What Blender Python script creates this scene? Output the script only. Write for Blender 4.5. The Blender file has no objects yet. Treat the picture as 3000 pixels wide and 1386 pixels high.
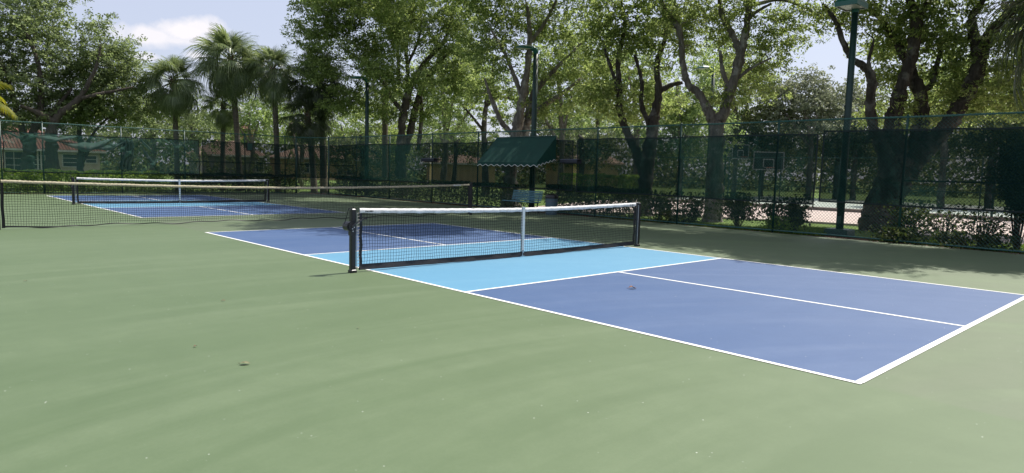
import bpy, math, random
import numpy as np
from mathutils import Vector, Matrix

R = math.radians
random.seed(7)
rng = np.random.default_rng(11)
scene = bpy.context.scene
COL = scene.collection

# ------------------------------------------------------------------ camera
CAM = np.array([-8.2809, -8.4792, 1.4870])
YAW, PITCH, ROLL = 0.757776, -0.095299, 0.02636
FPX, PW, PH = 1986.48, 3000.0, 1386.0
_f = np.array([math.sin(YAW) * math.cos(PITCH), math.cos(YAW) * math.cos(PITCH), math.sin(PITCH)])
_r = np.array([math.cos(YAW), -math.sin(YAW), 0.0])
_u = np.cross(_r, _f)
RT = _r * math.cos(ROLL) + _u * math.sin(ROLL)
UP = -_r * math.sin(ROLL) + _u * math.cos(ROLL)
FW = _f
cd = bpy.data.cameras.new('camera')
cd.sensor_width = 36.0
cd.lens = FPX / PW * 36.0
cd.clip_start = 0.05
cd.clip_end = 2000
cam = bpy.data.objects.new('camera', cd)
COL.objects.link(cam)
cam.matrix_world = Matrix(((RT[0], UP[0], -FW[0], CAM[0]), (RT[1], UP[1], -FW[1], CAM[1]),
                           (RT[2], UP[2], -FW[2], CAM[2]), (0, 0, 0, 1)))
scene.camera = cam


def ray(u, v):
    return FW + RT * (u - PW / 2) / FPX - UP * (v - PH / 2) / FPX


def spot(u, v, dist):
    """a place seen in direction (u, v) at a horizontal distance in metres"""
    d = ray(u, v)
    return CAM + d * (dist / math.hypot(d[0], d[1]))


def on_x(u, v, x):
    d = ray(u, v)
    return CAM + d * ((x - CAM[0]) / d[0])


def on_y(u, v, y):
    d = ray(u, v)
    return CAM + d * ((y - CAM[1]) / d[1])


def on_z(u, v, z=0.0):
    d = ray(u, v)
    return CAM + d * ((z - CAM[2]) / d[2])


# ------------------------------------------------------------------ world, sun, exposure
SUN_EL, SUN_AZ = R(56), R(91.8)      # azimuth from +Y towards +X
world = bpy.data.worlds.new('World')
scene.world = world
world.use_nodes = True
wn, wl = world.node_tree.nodes, world.node_tree.links
wn.clear()
w_out = wn.new('ShaderNodeOutputWorld')
w_bg = wn.new('ShaderNodeBackground')
w_bg.inputs['Strength'].default_value = 0.088
sky = wn.new('ShaderNodeTexSky')
sky.sky_type = 'NISHITA'
sky.sun_disc = False
sky.sun_elevation = SUN_EL
sky.sun_rotation = SUN_AZ
sky.air_density = 1.0
sky.dust_density = 2.2
sky.ozone_density = 1.0
wl.new(w_bg.outputs[0], w_out.inputs[0])
tc = wn.new('ShaderNodeTexCoord')


def wmath(op, a, b=None, c=None):
    n = wn.new('ShaderNodeMath')
    n.operation = op
    for i, x in enumerate((a, b, c)):
        if x is None:
            continue
        if isinstance(x, (int, float)):
            n.inputs[i].default_value = x
        else:
            wl.new(x, n.inputs[i])
    return n.outputs[0]


def wdot(vec):
    n = wn.new('ShaderNodeVectorMath')
    n.operation = 'DOT_PRODUCT'
    wl.new(tc.outputs['Generated'], n.inputs[0])
    n.inputs[1].default_value = tuple(vec)
    return n.outputs['Value']


cn = wn.new('ShaderNodeTexNoise')
cn.inputs['Scale'].default_value = 30
cn.inputs['Detail'].default_value = 7
cn.inputs['Roughness'].default_value = 0.58
wl.new(tc.outputs['Generated'], cn.inputs['Vector'])
cloud = None
CLOUDS = [(540, 96, 3.2, 1.2, 1.0), (585, 82, 2.0, 1.0, .95), (450, 104, 3.4, 1.0, .9), (425, 168, 1.3, .45, .7), (572, 162, .9, .5, .75), (510, 118, 3.2, .5, .8),
          (-900, 60, 4, 1.2, .9), (-1700, 120, 5, 1.2, .9), (4300, 100, 5, 1.4, .9)]
for (u, v, wdeg, hdeg, amt) in CLOUDS:
    d = ray(u, v)
    d = d / np.linalg.norm(d)
    sx = np.cross(d, (0, 0, 1)); sx /= np.linalg.norm(sx)
    sy = np.cross(sx, d)
    a = wmath('DIVIDE', wdot(sx), math.sin(R(wdeg)))
    b = wmath('DIVIDE', wdot(sy), math.sin(R(hdeg)))
    front = wmath('GREATER_THAN', wdot(d), 0.5)
    rr = wmath('ADD', wmath('MULTIPLY', a, a), wmath('MULTIPLY', b, b))
    e = wmath('SUBTRACT', 1.0, wmath('SQRT', rr))
    e = wmath('ADD', wmath('MULTIPLY', e, 1.3), wmath('MULTIPLY', wmath('SUBTRACT', cn.outputs['Fac'], 0.5), 1.95))
    e = wmath('MULTIPLY', wmath('MULTIPLY', wmath('MINIMUM', wmath('MAXIMUM', wmath('MULTIPLY', e, 1.25), 0.0), 1.0), amt), front)
    cloud = e if cloud is None else wmath('MAXIMUM', cloud, e)
mixc = wn.new('ShaderNodeMix')
mixc.data_type = 'RGBA'
wl.new(cloud, mixc.inputs['Factor'])
haze = wn.new('ShaderNodeMix')
haze.data_type = 'RGBA'
haze.inputs['Factor'].default_value = 0.58
wl.new(sky.outputs[0], haze.inputs['A'])
haze.inputs['B'].default_value = (7.0, 7.4, 9.2, 1)
wl.new(haze.outputs['Result'], mixc.inputs['A'])
mixc.inputs['B'].default_value = (8.6, 8.3, 8.6, 1)
wl.new(mixc.outputs['Result'], w_bg.inputs['Color'])

sd = bpy.data.lights.new('sun', 'SUN')
sd.energy = 4.9
sd.angle = R(0.53)
sd.color = (1.0, 0.95, 0.87)
sun = bpy.data.objects.new('sun', sd)
COL.objects.link(sun)
to_sun = Vector((math.sin(SUN_AZ) * math.cos(SUN_EL), math.cos(SUN_AZ) * math.cos(SUN_EL), math.sin(SUN_EL)))
sun.rotation_euler = (-to_sun).to_track_quat('-Z', 'Y').to_euler()
sun.location = (30, 0, 45)

scene.render.engine = 'CYCLES'
scene.view_settings.view_transform = 'Standard'
scene.view_settings.look = 'None'
scene.view_settings.gamma = 1.0
scene.view_settings.exposure = 0.42
scene.cycles.transparent_max_bounces = 24
scene.cycles.max_bounces = 8


# ------------------------------------------------------------------ materials
def new_mat(name):
    m = bpy.data.materials.new(name)
    m.use_nodes = True
    nt = m.node_tree
    bs = nt.nodes.get('Principled BSDF')
    return m, nt, bs


def noise(nt, scale, detail=4, rough=.55, vec=None, dist=0.0):
    n = nt.nodes.new('ShaderNodeTexNoise')
    n.inputs['Scale'].default_value = scale
    n.inputs['Detail'].default_value = detail
    n.inputs['Roughness'].default_value = rough
    n.inputs['Distortion'].default_value = dist
    if vec is not None:
        nt.links.new(vec, n.inputs['Vector'])
    return n.outputs['Fac']


def pos(nt, scale=(1, 1, 1), rotz=0.0):
    g = nt.nodes.new('ShaderNodeNewGeometry')
    mp = nt.nodes.new('ShaderNodeMapping')
    mp.inputs['Scale'].default_value = scale
    mp.inputs['Rotation'].default_value = (0, 0, rotz)
    nt.links.new(g.outputs['Position'], mp.inputs['Vector'])
    return mp.outputs['Vector']


def mix(nt, fac, a, b):
    n = nt.nodes.new('ShaderNodeMix')
    n.data_type = 'RGBA'
    for key, x in (('Factor', fac), ('A', a), ('B', b)):
        if isinstance(x, (int, float)):
            n.inputs[key].default_value = x
        elif isinstance(x, tuple):
            n.inputs[key].default_value = x if len(x) == 4 else (*x, 1)
        else:
            nt.links.new(x, n.inputs[key])
    return n.outputs['Result']


def ramp(nt, x, lo, hi, a=0.0, b=1.0):
    n = nt.nodes.new('ShaderNodeMapRange')
    nt.links.new(x, n.inputs['Value'])
    n.inputs['From Min'].default_value = lo
    n.inputs['From Max'].default_value = hi
    n.inputs['To Min'].default_value = a
    n.inputs['To Max'].default_value = b
    return n.outputs['Result']


def bump(nt, bs, h, strength=.3, dist=.02):
    b = nt.nodes.new('ShaderNodeBump')
    b.inputs['Strength'].default_value = strength
    b.inputs['Distance'].default_value = dist
    nt.links.new(h, b.inputs['Height'])
    nt.links.new(b.outputs[0], bs.inputs['Normal'])


def plain(name, c1, c2=None, scale=6.0, rough=.6, spec=.4, metal=0.0, bmp=0.0, stretch=(1, 1, 1), contrast=(.35, .65)):
    m, nt, bs = new_mat(name)
    c2 = c2 or tuple(x * .75 for x in c1)
    f = ramp(nt, noise(nt, scale, 6, .6, pos(nt, stretch)), contrast[0], contrast[1])
    nt.links.new(mix(nt, f, c2, c1), bs.inputs['Base Color'])
    bs.inputs['Roughness'].default_value = rough
    bs.inputs['Specular IOR Level'].default_value = spec
    bs.inputs['Metallic'].default_value = metal
    if bmp:
        bump(nt, bs, noise(nt, scale * 5, 5, .6, pos(nt, stretch)), bmp, .02)
    return m


def court_paint(name, base, pale, dark, seam=None):
    """rolled acrylic sports surface: broad cloudy patches, squeegee streaks, fine grit, chalky scuffs and bird specks"""
    m, nt, bs = new_mat(name)
    big = ramp(nt, noise(nt, .33, 4, .55, pos(nt)), .35, .68)
    c = mix(nt, big, base, tuple(.5 * (a + b) for a, b in zip(base, pale)))
    if seam:
        g = nt.nodes.new('ShaderNodeNewGeometry')
        s = nt.nodes.new('ShaderNodeSeparateXYZ')
        nt.links.new(g.outputs['Position'], s.inputs[0])
        c = mix(nt, ramp(nt, s.outputs['X'], -3.07, -3.03), c, mix(nt, .62, c, seam))
    st = ramp(nt, noise(nt, 1.0, 5, .6, pos(nt, (.22, 1.7, 1), R(-33)), .7), .50, .80, 0, .45)
    c = mix(nt, st, c, pale)
    st2 = ramp(nt, noise(nt, 1.0, 4, .6, pos(nt, (1.4, .2, 1), R(-50)), .5), .58, .82, 0, .35)
    c = mix(nt, st2, c, dark)
    gg = nt.nodes.new('ShaderNodeNewGeometry')
    rel = nt.nodes.new('ShaderNodeVectorMath'); rel.operation = 'SUBTRACT'
    nt.links.new(gg.outputs['Position'], rel.inputs[0]); rel.inputs[1].default_value = (-5.2, -11.5, 0)
    ln_ = nt.nodes.new('ShaderNodeVectorMath'); ln_.operation = 'LENGTH'
    nt.links.new(rel.outputs[0], ln_.inputs[0])
    sx_ = nt.nodes.new('ShaderNodeSeparateXYZ'); nt.links.new(rel.outputs[0], sx_.inputs[0])
    an_ = nt.nodes.new('ShaderNodeMath'); an_.operation = 'ARCTAN2'
    nt.links.new(sx_.outputs['Y'], an_.inputs[0]); nt.links.new(sx_.outputs['X'], an_.inputs[1])
    cb = nt.nodes.new('ShaderNodeCombineXYZ')
    nt.links.new(ln_.outputs['Value'], cb.inputs['X']); nt.links.new(an_.outputs[0], cb.inputs['Y'])
    mp_ = nt.nodes.new('ShaderNodeMapping'); mp_.inputs['Scale'].default_value = (1.7, .9, 1)
    nt.links.new(cb.outputs[0], mp_.inputs['Vector'])
    arc = ramp(nt, noise(nt, 1.0, 6, .62, mp_.outputs[0], .35), .47, .66, 0, .9)
    c = mix(nt, arc, c, pale)
    grit = ramp(nt, noise(nt, 38, 5, .8, pos(nt)), .3, .7, 0, .34)
    c = mix(nt, grit, c, dark)
    mot = ramp(nt, noise(nt, 3.2, 6, .68, pos(nt)), .36, .66, 0, .34)
    c = mix(nt, mot, c, dark)
    scf = ramp(nt, noise(nt, 9, 5, .65, pos(nt, (.35, 1.6, 1), R(20))), .68, .82, 0, .14)
    c = mix(nt, scf, c, (.62, .64, .60))
    vo = nt.nodes.new('ShaderNodeTexVoronoi')
    vo.inputs['Scale'].default_value = 13
    nt.links.new(pos(nt), vo.inputs['Vector'])
    sp = ramp(nt, vo.outputs['Distance'], .045, .075, 1, 0)
    pick = ramp(nt, noise(nt, 5, 3, .6, pos(nt)), .54, .60, 0, .75)
    mm = nt.nodes.new('ShaderNodeMath')
    mm.operation = 'MULTIPLY'
    nt.links.new(sp, mm.inputs[0])
    nt.links.new(pick, mm.inputs[1])
    c = mix(nt, mm.outputs[0], c, (.66, .68, .62))
    nt.links.new(c, bs.inputs['Base Color'])
    bs.inputs['Roughness'].default_value = .62
    bs.inputs['Specular IOR Level'].default_value = .42
    bump(nt, bs, noise(nt, 160, 3, .7, pos(nt)), .25, .004)
    return m


def leaf_mat(name, dark, mid, light, trans=.34, rough=.52, spec=.28):
    m, nt, bs = new_mat(name)
    g = nt.nodes.new('ShaderNodeNewGeometry')
    rnd = g.outputs['Random Per Island']
    c = mix(nt, ramp(nt, rnd, 0, .6), dark, mid)
    c = mix(nt, ramp(nt, rnd, .62, 1.0), c, light)
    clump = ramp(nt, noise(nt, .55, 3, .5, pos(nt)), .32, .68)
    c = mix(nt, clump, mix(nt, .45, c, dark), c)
    nt.links.new(c, bs.inputs['Base Color'])
    bs.inputs['Roughness'].default_value = rough
    bs.inputs['Specular IOR Level'].default_value = spec
    tr = nt.nodes.new('ShaderNodeBsdfTranslucent')
    hs = nt.nodes.new('ShaderNodeHueSaturation')
    hs.inputs['Hue'].default_value = .478
    hs.inputs['Saturation'].default_value = 1.08
    hs.inputs['Value'].default_value = 2.7
    nt.links.new(c, hs.inputs['Color'])
    nt.links.new(hs.outputs[0], tr.inputs['Color'])
    ms = nt.nodes.new('ShaderNodeMixShader')
    ms.inputs[0].default_value = trans
    nt.links.new(bs.outputs[0], ms.inputs[1])
    nt.links.new(tr.outputs[0], ms.inputs[2])
    out = nt.nodes.get('Material Output')
    nt.links.new(ms.outputs[0], out.inputs['Surface'])
    return m


def bark_mat(name, c1, c2, lichen=None, ring=False):
    m, nt, bs = new_mat(name)
    st = (7, 7, 1.3) if not ring else (1.5, 1.5, 14)
    n1 = noise(nt, 1.6, 6, .65, pos(nt, st), .4)
    c = mix(nt, ramp(nt, n1, .34, .66), c2, c1)
    if lichen:
        c = mix(nt, ramp(nt, noise(nt, 2.6, 5, .6, pos(nt)), .52, .64, 0, .8), c, lichen)
    nt.links.new(c, bs.inputs['Base Color'])
    bs.inputs['Roughness'].default_value = .85
    bs.inputs['Specular IOR Level'].default_value = .25
    bump(nt, bs, n1, .9, .05)
    return m


def screen_mat(name, col, see, trans_col):
    """loosely woven shade cloth: part of the light passes the weave, the rest meets green thread"""
    m, nt, bs = new_mat(name)
    out = nt.nodes.get('Material Output')
    nt.nodes.remove(bs)
    df = nt.nodes.new('ShaderNodeBsdfDiffuse')
    cc = mix(nt, ramp(nt, noise(nt, 1.4, 5, .6, pos(nt)), .3, .7), tuple(x * .7 for x in col), col)
    nt.links.new(cc, df.inputs['Color'])
    tl = nt.nodes.new('ShaderNodeBsdfTranslucent')
    tl.inputs['Color'].default_value = (*trans_col, 1)
    tp = nt.nodes.new('ShaderNodeBsdfTransparent')
    a = nt.nodes.new('ShaderNodeMixShader')
    a.inputs[0].default_value = .45
    nt.links.new(df.outputs[0], a.inputs[1])
    nt.links.new(tl.outputs[0], a.inputs[2])
    b = nt.nodes.new('ShaderNodeMixShader')
    wv = ramp(nt, noise(nt, 2.2, 4, .6, pos(nt, (1, 1, .35))), .3, .7, 1 - see - .07, 1 - see + .07)
    nt.links.new(wv, b.inputs[0])
    nt.links.new(tp.outputs[0], b.inputs[1])
    nt.links.new(a.outputs[0], b.inputs[2])
    nt.links.new(b.outputs[0], out.inputs['Surface'])
    return m


M = {}
M['green'] = court_paint('green_court_paint', (.089, .134, .060), (.126, .172, .089), (.072, .112, .049), seam=(.120, .142, .089))
M['blue'] = court_paint('blue_court_paint', (.043, .092, .205), (.074, .124, .236), (.034, .075, .175))
M['sky_blue'] = court_paint('light_blue_court_paint', (.092, .255, .385), (.122, .288, .412), (.078, .225, .350))
M['line'] = plain('white_line_paint', (.80, .80, .77), (.66, .66, .62), 25, .6)
M['lawn'] = plain('lawn', (.120, .180, .040), (.065, .105, .026), 2.2, .9, .1, bmp=.6)
M['soil'] = plain('leaf_mulch', (.085, .052, .036), (.030, .020, .014), 14, .95, .1, bmp=.8)
M['path'] = plain('pink_concrete', (.52, .43, .38), (.40, .33, .30), 3, .85, .2, bmp=.2)
M['court2'] = plain('grey_green_asphalt', (.34, .38, .33), (.27, .31, .27), 1.0, .85, .2)
M['kerb'] = plain('kerb_concrete', (.20, .17, .15), (.13, .11, .10), 5, .9, .2)
M['black_metal'] = plain('black_powder_coat', (.012, .012, .014), (.007, .007, .008), 30, .38, .5)
M['black_cord'] = plain('black_net_cord', (.012, .013, .014), (.008, .008, .009), 60, .7, .3)
M['black_vinyl'] = plain('black_vinyl_band', (.016, .017, .020), (.009, .009, .011), 18, .5, .4, bmp=.2)
M['steel'] = plain('bright_steel', (.55, .56, .58), (.40, .41, .43), 20, .35, .5, 1.0)
M['white_tape'] = plain('white_net_tape', (.70, .70, .70), (.50, .50, .49), 16, .65, .3, bmp=.4)
M['old_tape'] = plain('weathered_net_tape', (.50, .45, .32), (.29, .26, .18), 22, .8, .2, bmp=.5)
M['strap'] = plain('pale_strap', (.72, .72, .69), (.60, .60, .57), 20, .7, .3)
M['green_metal'] = plain('dark_green_coat', (.012, .060, .047), (.008, .042, .034), 9, .42, .5)
M['green_vinyl'] = plain('green_vinyl_wire', (.028, .110, .088), (.020, .080, .064), 9, .45, .5)
M['pole_green'] = plain('green_pole_paint', (.010, .036, .028), (.007, .027, .021), 5, .45, .4)
M['lamp_green'] = plain('green_lamp_housing', (.008, .100, .072), (.006, .078, .056), 8, .38, .5)
M['lens'] = plain('frosted_lamp_lens', (.55, .57, .50), (.45, .47, .42), 5, .3, .5)
M['screen'] = screen_mat('green_windscreen', (.016, .043, .038), .24, (.011, .036, .031))
M['screen_sunlit'] = screen_mat('sunlit_windscreen', (.070, .150, .124), .38, (.065, .165, .132))  # lighter copy of the windscreen cloth; sunlight is put into its colour
M['screen_fold'] = screen_mat('doubled_sunlit_windscreen', (.100, .175, .148), .18, (.065, .145, .120))  # doubled cloth, its colour raised so the folds look sunlit
M['hem'] = plain('windscreen_hem', (.010, .022, .020), (.006, .014, .013), 9, .7, .3)
M['awning'] = plain('green_awning_canvas', (.006, .050, .037), (.0045, .040, .030), 3, .65, .3, bmp=.15)
M['bench'] = plain('green_bench_slat', (.085, .205, .245), (.065, .165, .200), 9, .45, .5)
M['bin'] = plain('grey_blue_bin', (.085, .135, .160), (.065, .108, .130), 5, .5, .4)
M['rack'] = plain('navy_plastic', (.014, .017, .032), (.009, .011, .020), 12, .45, .5)
M['rack_edge'] = plain('worn_plastic_edge', (.12, .13, .17), (.07, .08, .11), 12, .5, .5)
M['stucco'] = plain('cream_stucco', (.60, .52, .40), (.50, .43, .33), 1.5, .9, .2)
M['tan_stucco'] = plain('tan_stucco', (.52, .38, .19), (.44, .32, .16), 1.5, .9, .2)
M['grey_stucco'] = plain('grey_stucco', (.26, .25, .22), (.20, .19, .17), 1.5, .9, .2)
M['peach'] = plain('peach_stucco', (.66, .36, .20), (.58, .32, .18), 1.5, .9, .2)
M['red_tile'] = plain('red_roof_tile', (.21, .105, .078), (.145, .075, .056), 4, .85, .2, bmp=.5)
M['tan_tile'] = plain('tan_roof_tile', (.36, .25, .18), (.25, .17, .125), 4, .85, .2, bmp=.5)
M['pale_trim'] = plain('pale_trim', (.66, .63, .55), (.56, .54, .48), 4, .7, .3)
M['pane'] = plain('dark_window_glass', (.03, .035, .045), (.02, .024, .03), 2, .12, .6)
M['board'] = plain('grey_backboard', (.022, .030, .030), (.016, .022, .022), 3, .6, .2)
M['white_paint'] = plain('white_paint', (.74, .75, .73), (.62, .63, .61), 6, .5, .4)
M['board_line'] = plain('dimmed_board_line', (.38, .40, .38), (.26, .28, .27), 6, .6, .3)  # white lines greyed so they look dimmed behind the windscreen
M['rim'] = plain('orange_rim_paint', (.45, .10, .03), (.35, .08, .03), 6, .5, .4)
M['alu'] = plain('dull_aluminium', (.50, .50, .48), (.38, .38, .37), 6, .5, .4)
M['bark_oak'] = bark_mat('oak_bark', (.105, .088, .070), (.045, .036, .028))
M['bark_dark'] = bark_mat('dark_bark', (.085, .070, .057), (.032, .026, .021), (.17, .16, .14))
M['bark_pale'] = bark_mat('pale_blotchy_bark', (.21, .185, .155), (.080, .066, .054), (.34, .32, .28))
M['bark_palm'] = bark_mat('palm_bark', (.150, .128, .100), (.070, .058, .045), None, True)
M['twig'] = plain('twig_bark', (.062, .050, .038), (.035, .028, .022), 8, .9, .1)
M['boot'] = plain('dead_palm_boots', (.200, .115, .060), (.095, .055, .032), 7, .9, .1)
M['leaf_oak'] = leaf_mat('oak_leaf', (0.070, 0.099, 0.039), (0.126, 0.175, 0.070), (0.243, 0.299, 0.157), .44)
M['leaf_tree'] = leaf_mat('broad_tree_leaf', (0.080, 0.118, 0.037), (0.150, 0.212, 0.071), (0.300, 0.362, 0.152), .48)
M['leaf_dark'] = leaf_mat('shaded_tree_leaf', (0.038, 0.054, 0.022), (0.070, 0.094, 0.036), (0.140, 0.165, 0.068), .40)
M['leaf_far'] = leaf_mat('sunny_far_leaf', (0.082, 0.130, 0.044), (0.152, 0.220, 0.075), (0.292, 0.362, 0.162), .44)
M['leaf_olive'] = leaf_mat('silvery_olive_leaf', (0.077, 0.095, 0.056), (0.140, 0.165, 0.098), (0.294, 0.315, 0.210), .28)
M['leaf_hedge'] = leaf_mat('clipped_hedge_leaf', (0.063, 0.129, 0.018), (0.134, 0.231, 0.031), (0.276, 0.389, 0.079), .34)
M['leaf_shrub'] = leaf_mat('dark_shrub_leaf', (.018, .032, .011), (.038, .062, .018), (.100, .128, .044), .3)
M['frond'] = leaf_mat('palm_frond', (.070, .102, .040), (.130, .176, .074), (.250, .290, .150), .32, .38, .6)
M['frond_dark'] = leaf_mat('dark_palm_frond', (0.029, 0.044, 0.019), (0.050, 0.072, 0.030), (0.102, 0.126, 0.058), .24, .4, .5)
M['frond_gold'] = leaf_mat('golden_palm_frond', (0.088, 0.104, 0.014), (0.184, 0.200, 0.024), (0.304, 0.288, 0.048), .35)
M['grass'] = leaf_mat('grass_blade', (0.046, 0.091, 0.013), (0.098, 0.176, 0.026), (0.195, 0.280, 0.058), .3)
M['dry_leaf'] = plain('dry_brown_leaf', (.230, .105, .060), (.110, .050, .032), 40, .7, .3)
M['dry_leaf_pale'] = plain('dry_tan_leaf', (.200, .200, .110), (.085, .095, .045), 40, .7, .3)


# ------------------------------------------------------------------ mesh helpers
class MB:
    def __init__(s):
        s.v, s.f = [], []

    def add(s, verts, faces):
        o = len(s.v)
        s.v.extend([tuple(map(float, p)) for p in verts])
        s.f.extend([tuple(i + o for i in f) for f in faces])
        return s

    def box(s, c, size, rotz=0.0, M3=None, taper=1.0):
        x, y, z = (k / 2 for k in size)
        pts = []
        for sz in (-1, 1):
            k = 1.0 if sz < 0 else taper
            for sx, sy in ((-1, -1), (1, -1), (1, 1), (-1, 1)):
                p = Vector((sx * x * k, sy * y * k, sz * z))
                if M3 is not None:
                    p = M3 @ p
                elif rotz:
                    p = Matrix.Rotation(rotz, 3, 'Z') @ p
                pts.append((p.x + c[0], p.y + c[1], p.z + c[2]))
        return s.add(pts, [(3, 2, 1, 0), (4, 5, 6, 7), (0, 1, 5, 4), (1, 2, 6, 5), (2, 3, 7, 6), (3, 0, 4, 7)])

    def bbox(s, c, size, b=.01, rotz=0.0):
        """box with chamfered vertical and top edges"""
        x, y, z = size[0] / 2, size[1] / 2, size[2] / 2
        ring = lambda i, zz: [(-x + i + (b if k == 0 else 0), 0, 0) for k in ()]
        rings = []
        for (inset, zz) in ((0, -z), (0, z - b), (b, z)):
            X, Y = x - inset, y - inset
            rings.append([(X - b, -Y, zz), (X, -Y + b, zz), (X, Y - b, zz), (X - b, Y, zz), (-X + b, Y, zz), (-X, Y - b, zz), (-X, -Y + b, zz), (-X + b, -Y, zz)])
        pts = [p for r in rings for p in r]
        ro = Matrix.Rotation(rotz, 3, 'Z')
        pts = [tuple(ro @ Vector(p) + Vector(c)) for p in pts]
        fs = [tuple(range(7, -1, -1)), tuple(range(16, 24))]
        for k in range(2):
            for i in range(8):
                j = (i + 1) % 8
                fs.append((k * 8 + i, k * 8 + j, k * 8 + 8 + j, k * 8 + 8 + i))
        return s.add(pts, fs)

    def tube(s, pts, rad, n=6, caps=True, phase=0.0):
        pts = [Vector(p) for p in pts]
        if not hasattr(rad, '__len__'):
            rad = [rad] * len(pts)
        ref = None
        vs = []
        for i, p in enumerate(pts):
            a = pts[max(i - 1, 0)]
            b = pts[min(i + 1, len(pts) - 1)]
            t = (b - a)
            if t.length < 1e-9:
                t = Vector((0, 0, 1))
            t.normalize()
            if ref is None:
                ref = Vector((1, 0, 0)) if abs(t.x) < .8 else Vector((0, 1, 0))
            x = (ref - t * ref.dot(t))
            x.normalize()
            ref = x
            y = t.cross(x)
            for k in range(n):
                an = 2 * math.pi * k / n + phase
                vs.append(p + (x * math.cos(an) + y * math.sin(an)) * rad[i])
        fs = []
        for i in range(len(pts) - 1):
            for k in range(n):
                j = (k + 1) % n
                fs.append((i * n + k, i * n + j, i * n + n + j, i * n + n + k))
        if caps:
            fs.append(tuple(range(n - 1, -1, -1)))
            o = (len(pts) - 1) * n
            fs.append(tuple(range(o, o + n)))
        return s.add(vs, fs)

    def sheet(s, grid):
        """grid[i][j] of points"""
        ni, nj = len(grid), len(grid[0])
        return s.add([p for row in grid for p in row],
                     [(i * nj + j, i * nj + j + 1, (i + 1) * nj + j + 1, (i + 1) * nj + j) for i in range(ni - 1) for j in range(nj - 1)])

    def prism(s, poly, z0, z1):
        n = len(poly)
        return s.add([(x, y, z0) for x, y in poly] + [(x, y, z1) for x, y in poly],
                     [tuple(range(n - 1, -1, -1)), tuple(range(n, 2 * n))] + [(i, (i + 1) % n, n + (i + 1) % n, n + i) for i in range(n)])

    def mesh(s, name):
        me = bpy.data.meshes.new(name)
        me.from_pydata(s.v, [], s.f)
        me.update()
        return me

    def build(s, name, mat, parent=None, smooth=False, at=None):
        """`at`: world origin to subtract (the thing's base) so the mesh is local to its parent"""
        if at is not None:
            s.v = [(p[0] - at[0], p[1] - at[1], p[2] - at[2]) for p in s.v]
        me = s.mesh(name)
        me.materials.append(mat)
        if smooth:
            me.polygons.foreach_set('use_smooth', [True] * len(me.polygons))
        return link(name, me, parent)


def link(name, me, parent=None, loc=None):
    o = bpy.data.objects.new(name, me)
    COL.objects.link(o)
    if parent is not None:
        o.parent = parent
    if loc is not None:
        o.location = loc
    return o


def tag(o, label=None, cat=None, group=None, kind=None):
    for k, x in (('label', label), ('category', cat), ('group', group), ('kind', kind)):
        if x:
            o[k] = x
    return o


def thing(name, label, cat, loc=(0, 0, 0), rotz=0.0, group=None):
    o = bpy.data.objects.new(name, None)
    o.empty_display_size = .2
    COL.objects.link(o)
    o.location = tuple(float(x) for x in loc)
    o.rotation_euler = (0, 0, rotz)
    return tag(o, label, cat, group)


def copy_tree(o, parent=None):
    c = o.copy()
    COL.objects.link(c)
    if parent is not None:
        c.parent = parent
    for ch in [x for x in bpy.data.objects if x.parent == o]:
        copy_tree(ch, c)
    return c


def structure(name, mb, mat, **k):
    return tag(mb.build(name, mat, **k), kind='structure')


def leaf_mesh(name, cen, L, Wd, mat, up=.35, fold=.12, dirs=None, nors=None):
    """many separate rhombic leaves; cen (N,3), L and Wd arrays or numbers"""
    n = len(cen)
    nor = rng.normal(size=(n, 3))
    if nors is not None:
        nor = nor * .62 + nors
    nor[:, 2] += up * 2.0
    nor /= np.linalg.norm(nor, axis=1)[:, None]
    d = rng.normal(size=(n, 3)) if dirs is None else dirs + rng.normal(size=(n, 3)) * .35
    d -= nor * np.sum(d * nor, axis=1)[:, None]
    d /= (np.linalg.norm(d, axis=1)[:, None] + 1e-9)
    sd_ = np.cross(nor, d)
    L = (np.ones(n) * L * rng.uniform(.65, 1.25, n))[:, None]
    Wd = (np.ones(n) * Wd * rng.uniform(.7, 1.25, n))[:, None]
    v = np.empty((n, 4, 3))
    v[:, 0] = cen - d * L * .5
    v[:, 1] = cen + sd_ * Wd * .5 + nor * Wd * fold - d * L * .04
    v[:, 2] = cen + d * L * .5 - nor * L * .06
    v[:, 3] = cen - sd_ * Wd * .5 + nor * Wd * fold - d * L * .04
    me = bpy.data.meshes.new(name)
    me.vertices.add(n * 4)
    me.vertices.foreach_set('co', v.reshape(-1).astype(np.float32))
    me.loops.add(n * 4)
    me.loops.foreach_set('vertex_index', np.arange(n * 4, dtype=np.int32))
    me.polygons.add(n)
    me.polygons.foreach_set('loop_start', (np.arange(n) * 4).astype(np.int32))
    me.polygons.foreach_set('loop_total', np.full(n, 4, np.int32))
    me.update(calc_edges=True)
    me.materials.append(mat)
    return me


# ------------------------------------------------------------------ the setting
FX, FY = 9.95, 26.9                       # side fence plane, back fence plane
mb = MB(); mb.add([(-500, -400, -.12), (700, -400, -.12), (700, 900, -.12), (-500, 900, -.12)], [(0, 1, 2, 3)])
structure('lawn', mb, M['lawn'])
mb = MB(); mb.prism([(-45, -40), (9.80, -40), (9.80, 25.7), (8.9, 26.72), (-45, 26.72)], -.10, 0.0)
structure('court_surface', mb, M['green'])
mb = MB(); mb.prism([(9.801, -40), (10.75, -40), (10.9, -6), (11.3, -2.5), (10.7, 0), (10.6, 3), (11.0, 6), (11.8, 12), (11.4, 26), (10.5, 28.3), (-45, 28.9), (-45, 26.721), (8.902, 26.721), (9.801, 25.701)], -.115, -.035)
structure('planting_bed', mb, M['soil'])
mb = MB(); mb.prism([(11.5, -40), (12.4, -12), (13.2, -4.2), (15.0, -1.2), (17.2, 0.6), (16.9, 2.0), (15.8, 4.2), (14.6, 8), (12.1, 9.6), (12.1, 12.4), (18, 15), (26.4, 18), (26.4, -40)], -.115, -.045)
structure('path', mb, M['path'])
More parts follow.
